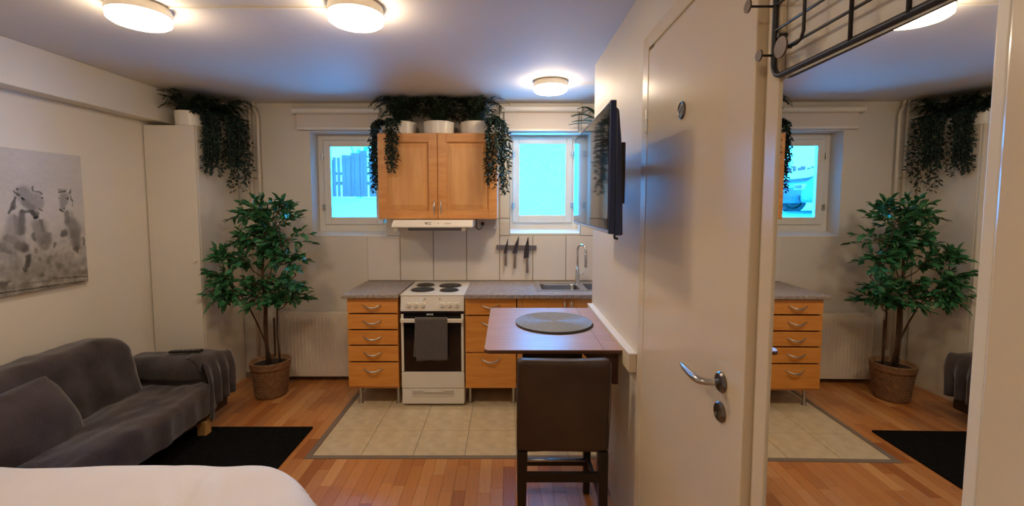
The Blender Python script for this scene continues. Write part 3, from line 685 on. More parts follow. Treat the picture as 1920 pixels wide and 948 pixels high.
# ------------------------------------------------------------------ wall cabinet, hood, sockets, knives
def wall_cab(x0, x1, label, doors):
    t = thing('wall_cabinet', ((x0+x1)/2, 3.87, 1.478), label, 'cabinet')
    obj('carcass', MB().box(x0, x1, 3.722, 4.033, 1.478, 2.186), beech_v, t, bevel=.002)
    for i, (a0, a1, hx) in enumerate(doors):
        fw = .072
        d_ = obj('door', frame_mb(a0, a1, 1.48, 2.184, fw, 3.702, 3.72), beech, t, bevel=.003)
        obj('door_panel', MB().box(a0+fw, a1-fw, 3.712, 3.72, 1.48+fw, 2.184-fw), beech_v, d_)
        mo = MB(); z0_, z1_ = 1.48+fw, 2.184-fw; xa, xb = a0+fw, a1-fw; e_ = .010
        mo.v = [(xa, 3.704, z0_), (xb, 3.704, z0_), (xb, 3.704, z1_), (xa, 3.704, z1_), (xa+e_, 3.7119, z0_+e_), (xb-e_, 3.7119, z0_+e_), (xb-e_, 3.7119, z1_-e_), (xa+e_, 3.7119, z1_-e_)]
        mo.f = [(0, 1, 5, 4), (1, 2, 6, 5), (2, 3, 7, 6), (3, 0, 4, 7)]
        obj('panel_moulding', mo, mat('beech_groove', srgb(196, 134, 78), .4, var=.1), d_)
        ip = MB(); q = .012; e = .034
        A = (a0+fw+q, a1-fw-q, 1.48+fw+q, 2.184-fw-q); B = (A[0]+e, A[1]-e, A[2]+e, A[3]-e)
        ip.v = [(A[0], 3.7119, A[2]), (A[1], 3.7119, A[2]), (A[1], 3.7119, A[3]), (A[0], 3.7119, A[3]), (B[0], 3.7035, B[2]), (B[1], 3.7035, B[2]), (B[1], 3.7035, B[3]), (B[0], 3.7035, B[3])]
        ip.f = [(4, 5, 6, 7), (0, 1, 5, 4), (1, 2, 6, 5), (2, 3, 7, 6), (3, 0, 4, 7)]
        obj('raised_panel', ip, beech_v, d_)
        bow_handle(d_, hx, 3.702, 1.575, .115, True)
    return t
wall_cab(-1.065, -.078, 'beech double-door wall cabinet above the stove with potted ferns on top', [(-1.064, -.574, -.60), (-.570, -.079, -.545)])
wall_cab(.735, 1.2, 'beech wall cabinet in the nook right of the frosted window', [(.736, 1.199, .77)])

hd_ = thing('range_hood', (-.60, 3.8, 1.38), 'slim white range hood under the double-door wall cabinet', 'hood')
obj('hood_body', MB().prism([(3.62, 1.474), (4.03, 1.474), (4.03, 1.415), (3.56, 1.415), (3.56, 1.428)], -.925, -.275, 'x'), white_m, hd_, bevel=.004)
obj('filter', MB().box(-.80, -.375, 3.60, 3.95, 1.388, 1.414), mat('filter_grey', srgb(120, 116, 114), .45), hd_, bevel=.002)
obj('chassis', MB().box(-.90, -.30, 3.66, 4.02, 1.393, 1.4148), mat('hood_inner', srgb(206, 196, 184), .4), hd_, bevel=.002)
for xx in (-.912, -.362): obj('corner_bracket', MB().box(xx, xx+.030, 3.585, 3.60, 1.388, 1.414).box(xx+.002, xx+.006, 3.583, 3.60, 1.382, 1.414), white_m, hd_, bevel=.002)
sl = Vector((0, .06, .046)).normalized(); nrm = Vector((0, -.046, .06)).normalized()*0
def on_slope(x0, x1, t0, t1):
    # patches on the sloped fascia
    P = lambda t: (3.56+.06*t-.0010, 1.428+.046*t+.0010)
    y0, z0 = P(t0); y1, z1 = P(t1)
    return MB().add([(x0, y0, z0), (x1, y0, z0), (x1, y1, z1), (x0, y1, z1)], [(0, 1, 2, 3)])
mk = mat('hood_print', srgb(110, 96, 86), .4)
lg = on_slope(-.655, -.640, .25, .42); q = on_slope(-.632, -.606, .18, .26); lg.add(q.v, q.f)
for k in range(4): q = on_slope(-.662+k*.014, -.653+k*.014, .44, .60); lg.add(q.v, q.f)
obj('maker_mark', lg, mk, hd_)
obj('switch', on_slope(-.56, -.545, .28, .5), mat('switch_grey', srgb(196, 186, 172), .4), hd_); obj('slider', on_slope(-.50, -.448, .28, .5), mat('switch_grey', srgb(196, 186, 172), .4), hd_)

so_ = thing('socket_strip', (-.19, 4.0, 1.37), 'pale grey triple socket strip under right end of wall cabinet', 'socket')
obj('housing', MB().box(-.27, -.088, 3.985, 4.033, 1.375, 1.474), mat('socket_grey', srgb(198, 192, 186), .4), so_, bevel=.008)
for xx in (-.215, -.166, -.118):
    s_ = obj('socket', MB().rev((xx, 3.985, 1.428), [(.019, .001), (.019, -.002), (.016, -.002), (.0155, .004), (0, .004)], 24, 'y', False), mat('socket_face', srgb(178, 172, 168), .4), so_, auto=.5)
    for dx in (-.006, .006): obj('pin_hole', MB().rev((xx+dx, 3.9895, 1.428), [(.0022, .0), (.0022, -.0015)], 8, 'y'), black_pl, s_)
cb = obj('hood_plug', MB().rev((-.215, 3.982, 1.428), [(.016, 0), (.017, -.01), (.012, -.03), (.006, -.034)], 18, 'y').tube([(-.215, 3.952, 1.426), (-.216, 3.94, 1.415), (-.222, 3.945, 1.395), (-.240, 3.96, 1.378), (-.258, 3.97, 1.378), (-.270, 3.975, 1.388), (-.2735, 3.985, 1.41), (-.2735, 3.99, 1.44)], .0035, 8), black_pl, smooth=True)
tag(cb, 'black power plug and looping cord in the socket strip', 'plug')

kr = tag(obj('knife_rack', MB().prism([(-.092, 1.236), (.270, 1.231), (.270, 1.189), (-.092, 1.194)], 4.008, 4.0335, 'y'), mat('rack_steel', (.30, .29, .31, 1), .35, 1, var=.1, vscale=30, stretch=(1, 1, 8)), bevel=.002), 'long steel magnetic knife strip on the tiled wall', 'knife rack')
def knife(tip, heel, end, w, label, flip=1, bm=blade_m):
    t = thing('kitchen_knife', (heel[0], 4.003, end[1]), label, 'knife', 'kitchen knives on the magnetic strip')
    T, Hh, E_ = Vector(tip), Vector(heel), Vector(end)
    d = (T-Hh).normalized(); n = Vector((-d.y, d.x))*flip; L = (T-Hh).length
    out = [Hh-n*w*.28, Hh+n*w*.72]
    for s in (.25, .5, .7, .85, .95): out.append(Hh+d*L*s+n*w*(.72-.9*s**2.6))
    out.append(T)
    out += [Hh+d*L*.5-n*w*.28, ]
    obj('blade', MB().prism([(p.x, p.y) for p in out], 4.0035, 4.0062, 'y'), bm, t, bevel=.0006)
    d2 = (Hh-E_).normalized(); n2 = Vector((-d2.y, d2.x)); Lh = (Hh-E_).length
    hp = []
    for s, wd in ((-.04, .006), (.0, .010), (.08, .0115), (.5, .010), (.85, .0085), (1.06, .0065)): hp.append((E_+d2*Lh*s, wd))
    poly = [(p+n2*wd) for p, wd in hp]+[(p-n2*wd) for p, wd in reversed(hp)]
    obj('handle', MB().prism([(p.x, p.y) for p in poly], 3.997, 4.0125, 'y'), pinkgrey, t, bevel=.003)
knife((.013, 1.29), (-.008, 1.155), (-.010, 1.05), .028, 'smallest kitchen knife at left end of the magnetic strip')
knife((.111, 1.313), (.078, 1.155), (.072, 1.027), .038, 'middle kitchen knife with slanted dark blade on the strip')
knife((.195, 1.307), (.186, 1.115), (.187, .985), .046, 'largest chef knife, rightmost on the magnetic strip')

# ------------------------------------------------------------------ fold-out table and bar stool
tb = thing('wall_table', (.23, 2.46, .70), 'brown laminate bar table fixed to the right wall partition', 'table')
tx0, tx1, ty0, ty1 = -.105, .540, 2.035, 2.89
poly = []
for cx_, cy_, a0 in ((tx0+.03, ty1-.03, PI/2), (tx0+.03, ty0+.03, PI)):
    for i in range(7): t = a0+PI/2*i/6; poly.append((cx_+.03*math.cos(t), cy_+.03*math.sin(t)))
poly += [(tx1, ty0), (tx1, ty1)]
obj('tabletop', MB().prism(poly, .903, .92, 'z'), table_m, tb)
inner = [(.217+(x-.217)*1.0025, 2.46+(y-2.46)*1.0025) for x, y in poly]
obj('edge_band', MB().prism(inner, .9025, .9165, 'z'), edge_m, tb, label='dark brown edge band')
obj('hinge_seam', MB().box(.455, .4575, ty0+.002, ty1-.002, .9195, .9203), edge_m, tb)
obj('bracket', MB().prism([(.545, .902), (.36, .902), (.36, .885), (.52, .72), (.545, .72)], 2.12, 2.145, 'y'), edge_m, tb, bevel=.003)
obj('bracket', MB().prism([(.545, .902), (.36, .902), (.36, .885), (.52, .72), (.545, .72)], 2.72, 2.745, 'y'), edge_m, tb, bevel=.003)
obj('wall_batten', MB().box(.5405, .5745, 1.925, 2.93, .855, .936), mat('batten_cream', srgb(226, 210, 184), .5), tb, bevel=.002)
obj('batten_cap', MB().box(.538, .5745, 1.92, 2.935, .936, .942), white_m, tb, bevel=.001)

def placemat(z, cx, cy, m, label):
    prof = [(0, .004)]
    R_ = .218; n = 44
    for i in range(n):
        r = R_*(i+.5)/n; prof.append((r-.0012, .0042)); prof.append((r, .0056)); prof.append((r+.0012, .0042))
    prof += [(R_+.001, .003), (R_, 0), (0, 0)]
    o = obj('placemat', MB().rev((cx, cy, z), prof, 64, 'z', False), m, smooth=True)
    return tag(o, label, 'placemat')
placemat(.9203, .272, 2.500, mat_d, 'dark round placemat underneath the grey one on the table')
placemat(.9262, .270, 2.515, mat_m, 'round grey woven placemat on top on the table')

sc = thing('bar_stool', (.26, 2.18, 0), 'high bar stool with brown leather back and black legs at table', 'stool')
bm_ = soft_box(.046, .470, 1.955, 2.015, .455, .905, .022, 20, .0025, 6)
nv = []
for x, y, z in bm_.v:
    u = (x-.258)/.212; t = (z-.455)/.45
    nv.append((x+.0*u, y+.018*(1-u*u)*-1*0+.02*(1-u*u)*t-.035*(t-.5), z-.012*(1-u*u)*max(0, t-.6)/.4))
bm_.v = nv
bk = obj('backrest', bm_, leather, sc, smooth=True, label='dark brown leather backrest')
obj('seam', MB().tube([(.05, 1.975, .47), (.047, 1.952, .68), (.05, 1.935, .895)], .002, 6).tube([(.466, 1.975, .47), (.469, 1.952, .68), (.466, 1.935, .895)], .002, 6), leather, bk, smooth=True)
obj('seat', soft_box(.050, .466, 2.00, 2.385, .555, .645, .03, 18, .003, 6), leather, sc, smooth=True)
blk = mat('black_lacquered_wood', (.012, .010, .010, 1), .3, var=.2)
def tleg(x0, y0, x1, y1, zt, s0, s1):
    m = MB(); m.v = [(x0-s0, y0-s0, zt), (x0+s0, y0-s0, zt), (x0+s0, y0+s0, zt), (x0-s0, y0+s0, zt), (x1-s1, y1-s1, 0), (x1+s1, y1-s1, 0), (x1+s1, y1+s1, 0), (x1-s1, y1+s1, 0)]
    m.f = [(0, 1, 2, 3), (7, 6, 5, 4), (0, 4, 5, 1), (1, 5, 6, 2), (2, 6, 7, 3), (3, 7, 4, 0)]; return m
for (x0, y0, x1, y1, zt) in ((.072, 1.992, .068, 1.972, .462), (.444, 1.992, .448, 1.972, .462), (.078, 2.345, .074, 2.375, .57), (.438, 2.345, .442, 2.375, .57)):
    obj('leg', tleg(x0, y0, x1, y1, zt, .024, .017), blk, sc, bevel=.003)
obj('stretcher', MB().box(.085, .43, 1.972, 1.992, .316, .360), blk, sc, bevel=.002)
obj('stretcher', MB().box(.085, .43, 2.352, 2.374, .165, .20), blk, sc, bevel=.002)
obj('foot_rail', MB().tube([(.09, 2.335, .208), (.43, 2.335, .208)], .008, 10), steel, sc, smooth=True)
for xx in (.075, .441): obj('side_stretcher', MB().box(xx-.009, xx+.009, 1.985, 2.36, .205, .235), blk, sc, bevel=.002)

# ------------------------------------------------------------------ television
tv = thing('television', (.34, 1.74, 1.5), 'black flat television on swing arm seen edge-on beside the door', 'television')
tv_a = math.atan2(.020, .885)
def trot(mb):
    # the set is turned a little on its bracket
    ca_, sa_ = math.cos(tv_a), math.sin(tv_a)
    mb.v = [(.330+x*ca_+(y-0)*sa_, 1.447-x*sa_+y*ca_, z) for x, y, z in mb.v]; return mb
TL, Z0, Z1 = .885, 1.500, 1.930
bp = mat('tv_back_navy', srgb(34, 52, 98), .35, var=.1)
obj('bezel', trot(MB().box(.0015, .022, 0, TL, Z0, Z1)), bp, tv, bevel=.003)
obj('screen', trot(MB().box(0, .0015, .010, TL-.010, Z0+.014, Z1-.010)), black_gl, tv, label='glossy black screen')
obj('chin_strip', trot(MB().box(-.001, .0018, .004, TL-.004, Z0+.003, Z0+.010)), chrome, tv)
obj('rear_housing', trot(MB().prism([(.022, 1.911), (.032, 1.90), (.040, 1.81), (.042, 1.78), (.050, 1.495), (.022, 1.495)], .004, TL-.004, 'y')), bp, tv, bevel=.006)
obj('electronics_box', trot(MB().prism([(.040, 1.80), (.064, 1.77), (.066, 1.51), (.040, 1.51)], .14, TL-.14, 'y')), bp, tv, bevel=.008)
obj('corner_foot', trot(MB().tube([(.025, .02, 1.494), (.025, .015, 1.486), (.035, .01, 1.484)], .004, 8)), black_pl, tv, smooth=True)
ma = thing('television_mount', (.47, 1.95, 1.6), 'black swivel wall bracket holding the television', 'bracket')
obj('vesa_plate', trot(MB().box(.0665, .078, .16, .46, 1.60, 1.80)), bp, ma, bevel=.004)
obj('rail', trot(MB().box(.078, .094, .17, .20, 1.60, 1.82).box(.078, .094, .42, .45, 1.58, 1.82)), black_pw, ma, bevel=.003)
obj('arm', MB().prism([(.43, 1.76), (.435, 2.04), (.46, 2.04), (.45, 1.76)], 1.66, 1.72, 'z'), black_pw, ma, bevel=.003)
obj('arm', MB().prism([(.435, 2.02), (.55, 2.46), (.57, 2.45), (.46, 2.02)], 1.73, 1.79, 'z'), black_pw, ma, bevel=.003)
obj('wall_plate', MB().box(.562, .5745, 2.40, 2.52, 1.58, 1.86), black_pw, ma, bevel=.003)
obj('pivot', MB().rev((.447, 2.03, 1.65), [(.014, 0), (.014, .15)], 16), steel, ma)

# ------------------------------------------------------------------ sofa, cushion, remote, rug, bed
sf = thing('sofa', (-2.4, 2.5, 0), 'two-seat sofa under charcoal plush throw along the left wall', 'sofa')
def warp(mb, fn): mb.v = [fn(*p) for p in mb.v]; return mb
obj('frame', MB().box(-2.74, -2.10, 1.80, 3.26, .10, .20), black_pl, sf, bevel=.01)
seat = soft_box(-2.66, -2.045, 1.90, 3.08, .135, .345, .05, 30, .010, 4, 3)
def seatw(x, y, z):
    if z > .25: z += .012*math.sin(x*9)*0+.022*noise.noise(Vector((x*4, y*3, 1)))+.010*noise.noise(Vector((x*15, y*10, 2)))
    if x > -2.12:
        x += .024*noise.noise(Vector((y*11, z*2, 5)))
        if z < .25: z += .022*noise.noise(Vector((y*2.4, 0, 2)))-.0
    return (x, y, z)
obj('seat', warp(seat, seatw), velvet, sf, smooth=True)
bkc = soft_box(-2.80, -2.55, 1.90, 3.00, .20, .738, .085, 30, .016, 4, 7)
def bkw(x, y, z):
    t = (z-.2)/.56
    x += .09*(1-t)*(1 if x > -2.68 else .1)
    z -= .09*max(0, (y-2.80)/.20)**2*max(0, t)
    x += .012*math.exp(-((y-2.62)/.03)**2)*-1+.016*noise.noise(Vector((y*8, z*3.5, 6)))+.006*noise.noise(Vector((y*22, z*9, 2)))
    return (x, y, z)
obj('backrest', warp(bkc, bkw), velvet, sf, smooth=True)
armb = soft_box(-2.74, -2.115, 3.02, 3.29, .14, .52, .10, 30, .010, 5, 11)
def armw(x, y, z):
    if z > .38: y = 3.155+(y-3.155)*1.12
    x += .03*max(0, z-.35)/.15*(1 if x > -2.2 else 0)
    y += .012*noise.noise(Vector((x*10, z*4, 8)))
    return (x, y, z)
obj('armrest', warp(armb, armw), velvet, sf, smooth=True)
obj('armrest', warp(soft_box(-2.74, -2.14, 1.73, 1.90, .14, .45, .08, 20, .010, 5, 15), lambda x, y, z: (x, y, z)), velvet, sf, smooth=True)
# throw draped over the arm end, hanging in folds
def drape(u, v):
    y = 3.00+.30*u
    fold = .018*math.sin(u*22+.6)+.008*noise.noise(Vector((u*9, v*3, 2)))
    s = v
    if s < .35:
        k = s/.35; x = -2.34+.23*k; z = .465+.066*min(1, k*2.4)-.02*k*k
        y = 3.155+(y-3.155)*(.55+.45*k*k); e_ = min(1, max(0, abs(y-3.155)-.035)/.125); z -= .125*(1-math.sqrt(1-e_*e_))
    else:
        k = (s-.35)/.65; low = .20+.11*(1-u)*.0 + (-.10 if u < .3 else .0)*(1-u/.3 if u < .3 else 0)
        x = -2.11+.045*math.sin(min(1, k*2)*PI/2)+fold*min(1, k*1.6); z = .508-(.508-low)*k
    return (x, y+.01*math.sin(v*5), z)
dm = obj('throw_drape', MB().grid(drape, 44, 30), velvet, sf, smooth=True)
q = dm.modifiers.new('solid', 'SOLIDIFY'); q.thickness = .012; q.offset = 1
for lx, ly in ((-2.10, 2.99), (-2.10, 1.85), (-2.70, 3.2), (-2.70, 1.85)):
    obj('leg', MB().box(lx-.03, lx+.03, ly-.03, ly+.03, 0, .105), mat('pale_wood_foot', srgb(196, 150, 92), .5, var=.1), sf, bevel=.004)

def cush(u0):
    m = MB(); n = 26
    def f(u, v, s):
        a_, b_ = 2*u-1, 2*v-1
        th = .085*((1-abs(a_)**2.6)*(1-abs(b_)**2.6))**.55
        return Vector((a_*.25*(1-.06*b_*b_), b_*.19*(1-.06*a_*a_), s*th+.005*noise.noise(Vector((a_*3, b_*3, s)))))
    R_ = Matrix.Translation((-2.44, 2.17, .485)) @ Euler((0, math.radians(62), 0)).to_matrix().to_4x4() @ Euler((0, 0, PI/2+.10)).to_matrix().to_4x4()
    for s in (1, -1): m.grid(lambda u, v: R_ @ f(u, v, s), n, n)
    return m
cu = obj('cushion', cush(0), velvet, smooth=True)
tag(cu, 'charcoal plush cushion leaning on the sofa backrest', 'cushion')

rm = thing('remote_control', (-2.27, 3.14, .535), 'black remote control lying on the sofa armrest', 'remote')
rb = MB().prism([(-2.41, 3.10), (-2.405, 3.14), (-2.20, 3.165), (-2.195, 3.12)], .542, .558, 'z')
obj('case', rb, black_pl, rm, bevel=.005)
for k in range(5):
    for j in range(2):
        bx_ = -2.385+k*.032; by_ = 3.115+j*.017+k*.004
        obj('button', MB().rev((bx_, by_, .558), [(.005, 0), (.0045, .002)], 10), mat('button_grey', srgb(170, 170, 172), .5), rm)

tag(obj('floor_rug', MB().prism(rrect(-2.35, -1.387, 1.95, 3.089, .006, 2), .001, .012, 'z'), rug_m, bevel=.003), 'black rectangular rug on parquet before the sofa', 'rug')

bd = thing('bed', (-1.75, .6, 0), 'low bed in the foreground, mostly below the frame', 'bed')
obj('bed_base', MB().box(-2.72, -.80, -.2, 1.50, .12, .30), mat('bed_base_grey', srgb(120, 112, 106), .8), bd, bevel=.02)
obj('mattress', soft_box(-2.72, -.80, -.2, 1.52, .30, .44, .06, 10, .002), sheet_m, bd, smooth=True)
for lx in (-2.6, -.9):
    for ly in (-.1, 1.4): obj('leg', MB().rev((lx, ly, 0), [(.03, 0), (.035, .12)], 14), black_pl, bd)
duv = soft_box(-2.78, -.60, -.25, 1.715, .35, .595, .07, 104, .006, 3, 4)
def duvw(x, y, z):
    # rounded corner, folds and crease on top
    cx_, cy_, r = -1.02, 1.295, .42
    if x > cx_ and y > cy_:
        dx, dy = x-cx_, y-cy_; m_ = max(dx, dy); L = math.hypot(dx, dy)
        if L > 1e-6: s = m_/L; x, y = cx_+dx*s, cy_+dy*s
    if z > .5:
        w_ = noise.noise(Vector((x*2.6, y*4, 0)))*.008
        d = (x+1.065)*.945+(y-1.50)*.33; al = math.exp(-((y-1.49)/.10)**4)
        z += w_+.016*math.exp(-(d/.020)**2)*al-.012*math.exp(-((d-.045)/.022)**2)*al
        d2 = (x+1.17)*.8+(y-1.43)*.6; z += .012*math.exp(-(d2/.018)**2)*math.exp(-((y-1.42)/.07)**2)
        ang = math.atan2(y-1.0, x+1.3); rd_ = math.hypot(y-1.0, x+1.3)
        z += .0035*math.sin(ang*17+rd_*3)*max(0, min(1, (rd_-.42)/.25))*(1 if x > -1.3 else 0)
        z -= .05*max(0, (x+1.0)/.4)**2+.03*max(0, (math.hypot(max(0, x+1.02), max(0, y-1.295))-.30)/.12)**2
    else:
        k = (.5-z)/.17
        x += .012*math.sin(y*17)*k*(1 if x > -.9 else 0); y += .010*math.sin(x*15)*k*(1 if y > 1.5 else 0)
    return (x, y, z)
tag(obj('duvet', warp(duv, duvw), sheet_m, smooth=True), 'creased white duvet covering the foreground bed', 'duvet')

# ------------------------------------------------------------------ plants
def leaf_mb(L, W, fold=.25, droop=.15):
    m = MB()
    st_ = [(0, 0, 0), (.25, .8, .2), (.55, 1, .0), (.82, .5, -.4), (1, 0, -1)]
    for t, w_, d in st_:
        z = droop*L*d*.6
        if w_ == 0: m.v.append((t*L, 0, z))
        else: m.v += [(t*L, -W/2*w_, z+fold*W*w_*.5), (t*L, 0, z), (t*L, W/2*w_, z+fold*W*w_*.5)]
    m.f = [(0, 2, 1), (0, 3, 2), (1, 2, 5, 4), (2, 3, 6, 5), (4, 5, 8, 7), (5, 6, 9, 8), (7, 8, 10), (8, 9, 10)]
    return m
def orient(d, roll=0, up=Vector((0, 0, 1))):
    d = d.normalized()
    s = up.cross(d)
    if s.length < 1e-3: s = Vector((1, 0, 0))
    s.normalize(); u = d.cross(s)
    M = Matrix((d, s, u)).transposed().to_4x4()
    return M @ Matrix.Rotation(roll, 4, 'X')

ficus = thing('potted_ficus', (-1.985, 3.66, 0), 'tall leafy ficus tree in a woven basket in the corner', 'plant')
pot = obj('basket_pot', MB(), basket_m, None) if False else None
cx_, cy_ = -1.985, 3.655
prof = [(0, 0), (.112, 0), (.118, .01)]
for i in range(20):
    z = .012+.225*i/20; r = .118+.032*(z/.30)
    prof += [(r+.0028, z+.004), (r, z+.010)]
prof += [(.146, .24), (.153, .245), (.156, .262), (.155, .29), (.158, .297), (.156, .303), (.148, .303), (.144, .29), (.14, .262), (0, .262)]
pot = obj('basket_pot', MB().rev((cx_, cy_, 0), prof, 48, 'z', False), basket_m, ficus, smooth=True, label='brown woven basket pot')
wv = MB()
for k in range(40):
    a0 = 2*PI*k/40
    for j in range(9):
        a1 = a0+(.07 if j % 2 else 0)
        z = .03+j*.024; r = .122+.032*(z/.30)
        wv.add([(cx_+(r+dr)*math.cos(a1+da), cy_+(r+dr)*math.sin(a1+da), z+dz_) for da, dr, dz_ in ((-.03, 0, -.009), (.03, 0, -.009), (.03, 0, .009), (-.03, 0, .009), (0, .004, 0))], [(0, 1, 4), (1, 2, 4), (2, 3, 4), (3, 0, 4)])
o = obj('weave', wv, basket_m, pot); o['kind'] = 'stuff'
obj('soil', MB().rev((cx_, cy_, .262), [(0, .006), (.1, .008), (.145, .0)], 24, 'z', False), soil_m, pot)
trunkA = [(-2.00, 3.65, .26), (-2.008, 3.65, .5), (-2.00, 3.645, .75), (-2.015, 3.64, 1.0), (-2.00, 3.64, 1.25), (-1.975, 3.64, 1.45), (-1.95, 3.64, 1.60)]
trunkB = [(-1.965, 3.66, .26), (-2.03, 3.67, .45), (-2.09, 3.66, .62), (-2.15, 3.64, .78), (-2.22, 3.61, .90), (-2.30, 3.58, .98)]
trunkC = [(-1.91, 3.67, .26), (-1.925, 3.67, .5), (-1.915, 3.66, .72), (-1.88, 3.65, .86), (-1.80, 3.63, .96), (-1.73, 3.62, 1.02)]
trunkD = [(-1.99, 3.62, .26), (-2.0, 3.61, .6), (-1.97, 3.59, .9), (-1.90, 3.58, 1.1), (-1.80, 3.57, 1.22)]
for T, r0 in ((trunkA, .016), (trunkB, .009), (trunkC, .009), (trunkD, .009)):
    obj('stem', MB().tube(T, [r0*(1-.7*i/(len(T)-1)) for i in range(len(T))], 9), bark_m, ficus, smooth=True)
BL = [(-2.026, 1.592, 0.11, 0.075), (-2.136, 1.519, 0.11, 0.053), (-1.79, 1.609, 0.066, 0.057), (-1.832, 1.502, 0.167, 0.088), (-1.959, 1.429, 0.11, 0.088), (-2.182, 1.339, 0.11, 0.079), (-1.981, 1.3, 0.149, 0.088), (-1.747, 1.339, 0.167, 0.079), (-2.312, 1.217, 0.079, 0.044), (-2.133, 1.174, 0.11, 0.066), (-1.731, 1.174, 0.11, 0.105), (-1.859, 1.209, 0.11, 0.088), (-2.32, 1.026, 0.088, 0.083), (-2.366, 0.877, 0.07, 0.088), (-2.234, 0.917, 0.123, 0.079), (-2.085, 0.969, 0.11, 0.079), (-2.037, 0.86, 0.123, 0.075), (-1.888, 0.895, 0.123, 0.088), (-1.704, 0.934, 0.11, 0.079), (-1.743, 0.824, 0.132, 0.053)]
stems = [Vector(p) for p in trunkA+trunkB+trunkC+trunkD if p[2] > .6]
twigs = MB(); leaves = []
rnd = random.Random(11)
for bx_, bz_, rx_, rz_ in BL:
    by_ = 3.60+rnd.uniform(-.10, .06)
    if bx_ < -2.2: by_ = 3.50
    bx_ = -1.965+(bx_+1.985)*.86; bz_ = .9+(bz_-.9)*.97; rx_ *= .92
    c = Vector((bx_, by_, bz_)); base = min(stems, key=lambda p: (p-c-Vector((0, 0, -.12))).length)
    twigs.tube([base, base.lerp(c, .5)+Vector((0, 0, -.02)), c], [.005, .004, .002], 5, False)
    for k in range(13):
        a1 = rnd.uniform(0, 2*PI); e = Vector((bx_+rx_*1.02*math.cos(a1), by_+rnd.uniform(-.11, .12), bz_+rz_*1.02*math.sin(a1)))
        s0 = base.lerp(c, rnd.uniform(.5, 1)); mid = s0.lerp(e, .5)+Vector((0, 0, .02))
        twigs.tube([s0, mid, e], [.002, .0015, .001], 4, False)
        dd = (e-s0).normalized()
        for j in range(7):
            t = .22+.78*j/6; p = s0.lerp(mid, t*2) if t < .5 else mid.lerp(e, t*2-1)
            side = 1 if j % 2 else -1
            d = dd*.7+Vector((rnd.uniform(-.6, .6), rnd.uniform(-.8, .4), rnd.uniform(-.55, .35)))
            if j == 6: d = dd
            if p.x < -2.37 and p.y > 3.44: p.x = -2.37; d.x = abs(d.x)*.3
            leaves.append((p, d, rnd.uniform(-.9, .9), rnd.uniform(.75, 1.2)))
obj('twigs', twigs, bark_m, ficus, fixn=False, kind='stuff')
lm = [mesh_of('leaf', leaf_mb(.070, .033, .3, .2), ficus_m, fixn=False), mesh_of('leaf', leaf_mb(.062, .030, .15, .5), ficus_m, fixn=False), mesh_of('leaf', leaf_mb(.076, .031, .4, .05), ficus_m, fixn=False)]
leaves.sort(key=lambda l: l[0].y)
rest = MB(); fl_ = wloc(ficus)
for i, (p, d, roll, s) in enumerate(leaves):
    M = Matrix.Translation(p) @ orient(d, roll) @ Matrix.Scale(s, 4)
    if i < 290:
        o = bpy.data.objects.new('leaf', lm[i % 3]); C.objects.link(o); o.parent = ficus
        o.matrix_local = Matrix.Translation(-fl_) @ M
    else:
        q = leaf_mb(.070, .033, .3, .2); rest.add([M @ Vector(v) for v in q.v], q.f)
obj('foliage', rest, ficus_m, ficus, fixn=False, kind='stuff')
print('leaves', len(leaves))

def vine(parent, start, out, reach, drop, seed, n=None, leaf=.031):
    r = random.Random(seed); s = Vector(start); o_ = Vector(out).normalized()
    rise = .03
    pts = []
    for i in range(6):
        t = i/5; pts.append(s+o_*reach*t+Vector((0, 0, rise*math.sin(PI*t*.8)-.03*t*t)))
    top = pts[-1]; k = max(4, int(drop/.035)); sway = r.uniform(-.03, .03); sw2 = r.uniform(-.03, .03)
    for i in range(1, k+1):
        t = i/k; pts.append(top+Vector((sway*math.sin(t*2.5), sw2*math.sin(t*2.2), -drop*t))+o_*.012*math.sin(t*3))
    for p in pts:
        if p.z > H-.01: p.z = H-.012
    mb = MB().tube(pts, .0013, 4, False)
    for i in range(len(pts)-1):
        for j in range(3):
            p = pts[i].lerp(pts[i+1], j/3+r.uniform(-.1, .1)); a_ = r.uniform(0, 2*PI)
            d = Vector((math.cos(a_), math.sin(a_), r.uniform(-1.1, .25)))
            q = leaf_mb(leaf*r.uniform(.8, 1.3), leaf*.55, .3, .3); M = Matrix.Translation(p) @ orient(d, r.uniform(-1, 1))
            vs_ = [M @ Vector(v) for v in q.v]
            for v in vs_: v.z = min(v.z, H-.003)
            mb.add([tuple(v) for v in vs_], q.f)
    return obj('vine', mb, ivy_m, parent, fixn=False)
